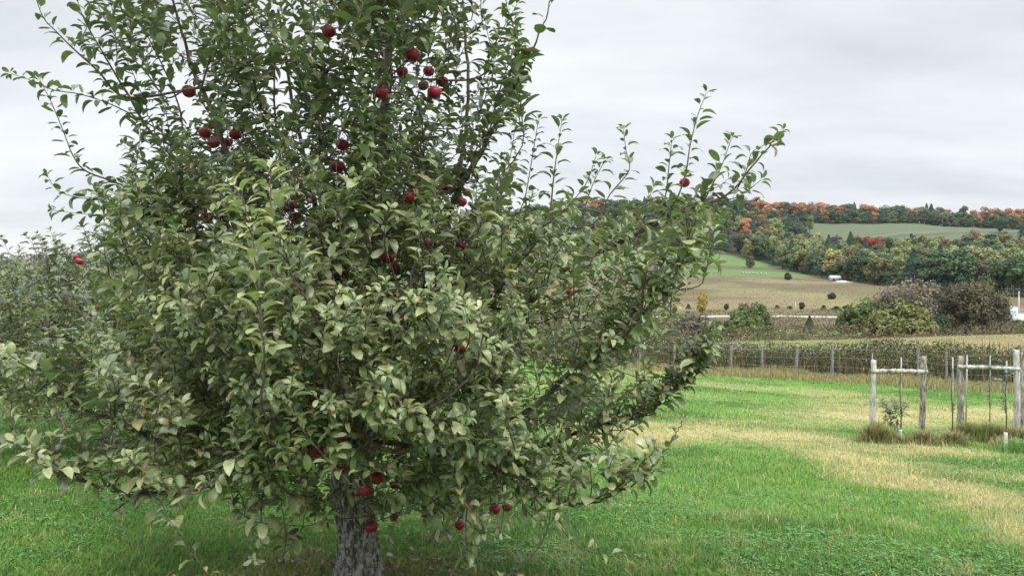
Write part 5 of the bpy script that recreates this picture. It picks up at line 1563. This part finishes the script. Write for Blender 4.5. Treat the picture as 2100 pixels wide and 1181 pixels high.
HL = ['nearest the lone slim tree', 'first past the lone slim tree', 'second past the lone slim tree', 'in the middle of the line', 'just past the middle of the line', 'last but one of the line', 'at the end towards the wood']
hv = None
for i, px in enumerate((1523, 1530, 1537, 1545, 1552, 1561, 1570)):
    Y = 452; p = gp(px, Y)
    if hv is None:
        hv = empty('beehive', p); mb = MB(); box(mb, (0, 0, .55), (.9, .8, .85)); mb.build('body', M_WHITE, hv)
        mb = MB(); box(mb, (0, 0, 1.02), (1.0, .9, .1)); mb.build('lid', M_GREYROOF, hv); mb = MB(); box(mb, (0, 0, .07), (.9, .8, .16)); mb.build('stand', M_FARBARK, hv); o = hv
    else: o = copy_tree(hv); o.location = p
    tag(o, 'small white beehive on the green terrace, ' + HL[i], 'beehive', 'white beehives on the green terrace')

def trailer(px, Y, L, h, label, rot):
    p = gp(px, Y); root = empty('box_trailer', p); root.rotation_euler = (0, 0, rot); tag(root, label, 'trailer')
    mb = MB(); box(mb, (0, 0, 1.0 + h / 2), (L, 2.4, h)); mb.build('body', M_WHITE, root)
    mb = MB(); box(mb, (0, 0, .85), (L * .95, 2.0, .25))
    mb.build('chassis', M_DARK, root)
    mb = MB(); box(mb, (0, 0, 1.0 + h + .04), (L * 1.01, 2.44, .08)); mb.build('roof', M_GREYROOF, root)
    for sx in (-.32, -.22, .32):
        for sy in (-1, 1):
            mb = MB(); tube(mb, [[L * sx, sy * 1.15, .5], [L * sx, sy * .85, .5]], .5, 14); mb.build('wheel', M_DARK, root)
trailer(2096, 150, 6.5, 2.4, 'long white trailer parked at the utility pole', .15)
trailer(2062, 158, 3.6, 3.6, 'short white box trailer next to the yellow tree top', .05)
def boulder(px, Y, dz, s, i, lab):
    mb = MB(); nr, ns = 8, 12; V = []
    for a in range(nr):
        for b in range(ns):
            t = math.pi * a / (nr - 1); q = 2 * math.pi * b / ns
            v = Vector((math.sin(t) * math.cos(q), math.sin(t) * math.sin(q), math.cos(t) * .7))
            V.append(list(v * s * (1 + .35 * mnoise.noise(v * 1.4 + Vector((i * 3.1, 0, 0))))))
    k = np.arange(nr - 1)[:, None] * ns; j = np.arange(ns)[None]
    mb.add(V, np.stack([k + j, k + ns + j, k + ns + (j + 1) % ns, k + (j + 1) % ns], -1).reshape(-1, 4))
    o = mb.build('boulder', M_CHALK, smooth=False); p = gp(px, Y); o.location = p + np.array([0, 0, dz])
    tag(o, lab, 'boulder', 'white boulders heaped by the trailers')
M_CHALK = m_plain('white_stone', (.60, .58, .54), .85, .15, 2, 0, .1)
BL = ['topmost white boulder of the heap by the trailers', 'white boulder at the heap\'s foot, nearest the yellow tree', 'broad white boulder low in the heap', 'white boulder resting at mid height of the heap', 'small white boulder on the trailer side of the heap', 'lowest white boulder under the short trailer']
for i, (px, dz, s) in enumerate(((2058, 3.6, .8), (2050, .5, 1.0), (2063, .5, 1.2), (2056, 1.9, 1.0), (2070, 1.7, .8), (2074, .4, .9))):
    boulder(px, 140, dz, s, i, BL[i])

# far hill country over the row of apple trees
def far_left():
    n = 9000
    px = rng.uniform(-300, 900, n); Y = rng.uniform(900, 1190, n); x = (px - 1050) / F * Y; g = ground(x, Y)
    H = np.interp(px, [-300, 0, 300, 900], [11, 12, 13, 18]); t = rng.random(n)
    c = np.array([[.09, .11, .07], [.11, .12, .08], [.25, .13, .08], [.16, .13, .09]])[(fbm(x * .008, Y * .01, 3) * 6 - 1).astype(int).clip(0, 3)] * rng.uniform(.7, 1.3, (n, 1))
    quads(np.stack([x, Y, g + H * t], 1), rng.uniform(2, 4.5, n), c, 'woods', 'far off reddish and green wooded hill behind the apple row', 'woods', upb=.6)
    n = 16000
    px = rng.uniform(-300, 900, n); Y = rng.uniform(140, 420, n); x = (px - 1050) / F * Y; g = ground(x, Y)
    H = 2.2 + 2.5 * fbm(x * .03, Y * .03, 3); t = rng.random(n)
    c = np.array([[.12, .15, .06], [.18, .19, .08], [.22, .15, .08]])[(fbm(x * .02, Y * .02, 3) * 5 - 1).astype(int).clip(0, 2)] * rng.uniform(.7, 1.3, (n, 1))
    quads(np.stack([x, Y, g + H * t], 1), rng.uniform(.5, 1.2, n), c, 'undergrowth', 'scrubby land between the apple row and the distant hill', 'undergrowth', upb=.6)
far_left()

def field_tufts():
    N = 26000
    px = rng.uniform(950, 2350, N); Y = rng.uniform(50, 97, N); x = (px - 1050) / F * Y; g = ground(x, Y)
    h = rng.uniform(.04, .13, N) * (.5 + fbm(x * .3, Y * .3, 3))
    w = rng.uniform(.02, .05, N); an = rng.uniform(0, 6.28, N)
    sd = np.stack([np.cos(an), np.sin(an), np.zeros(N)], 1) * w[:, None]
    b = np.stack([x, Y, g - .01], 1); tip = b + np.stack([rng.normal(0, .06, N), rng.normal(0, .06, N), h], 1)
    V = np.stack([b - sd, b + sd, tip], 1).reshape(-1, 3)
    cc = np.array([[.27, .235, .115], [.24, .22, .105], [.22, .22, .09], [.28, .24, .13], [.17, .15, .08]])[rng.integers(0, 5, N)] * rng.uniform(.7, 1.25, (N, 1))
    mb = MB(); mb.add(V, None, np.arange(N * 3).reshape(-1, 3), np.repeat(cc, 3, 0))
    tag(mb.build('field_grass', M_TUFT), 'short dry grass over the pale rounded field', 'grass', kind='stuff')
field_tufts()

# ------------------------------------------------------------------ thin autumn air
def haze():
    mb = MB(); box(mb, (200, 500, 38), (2600, 1500, 150))
    m = bpy.data.materials.new('haze'); m.use_nodes = True; n = m.node_tree.nodes; n.clear()
    out = n.new('ShaderNodeOutputMaterial'); v = n.new('ShaderNodeVolumePrincipled')
    v.inputs['Color'].default_value = (.86, .92, 1, 1); v.inputs['Density'].default_value = .00004; v.inputs['Anisotropy'].default_value = .3
    m.node_tree.links.new(v.outputs[0], out.inputs['Volume'])
    tag(mb.build('haze', m, smooth=False), kind='stuff')
haze()

def fallen_leaves():
    N = 260; a = rng.uniform(0, 6.28, N); r = np.abs(rng.normal(0, .75, N)) + .15
    x = TRUNK_XY[0] + np.cos(a) * r; y = TRUNK_XY[1] + np.sin(a) * r * .8
    O = np.stack([x, y, ground(x, y) + rng.uniform(.012, .04, N)], 1)
    D = np.stack([np.cos(a * 5), np.sin(a * 5), rng.normal(0, .2, N)], 1); mb = MB()
    C = np.array([[.20, .12, .06], [.30, .24, .10], [.24, .22, .12], [.14, .09, .05]])[rng.integers(0, 4, N)] * rng.uniform(.7, 1.2, (N, 1))
    make_leaves(mb, O, D, np.array([0, 0, 1.]) + rng.normal(0, .4, (N, 3)), rng.uniform(.04, .07, N), C, TEMPS)
    tag(mb.build('fallen_leaves', M_LEAF), 'brown and yellow fallen leaves round the foot of the big apple tree', 'leaves', kind='stuff')
fallen_leaves()
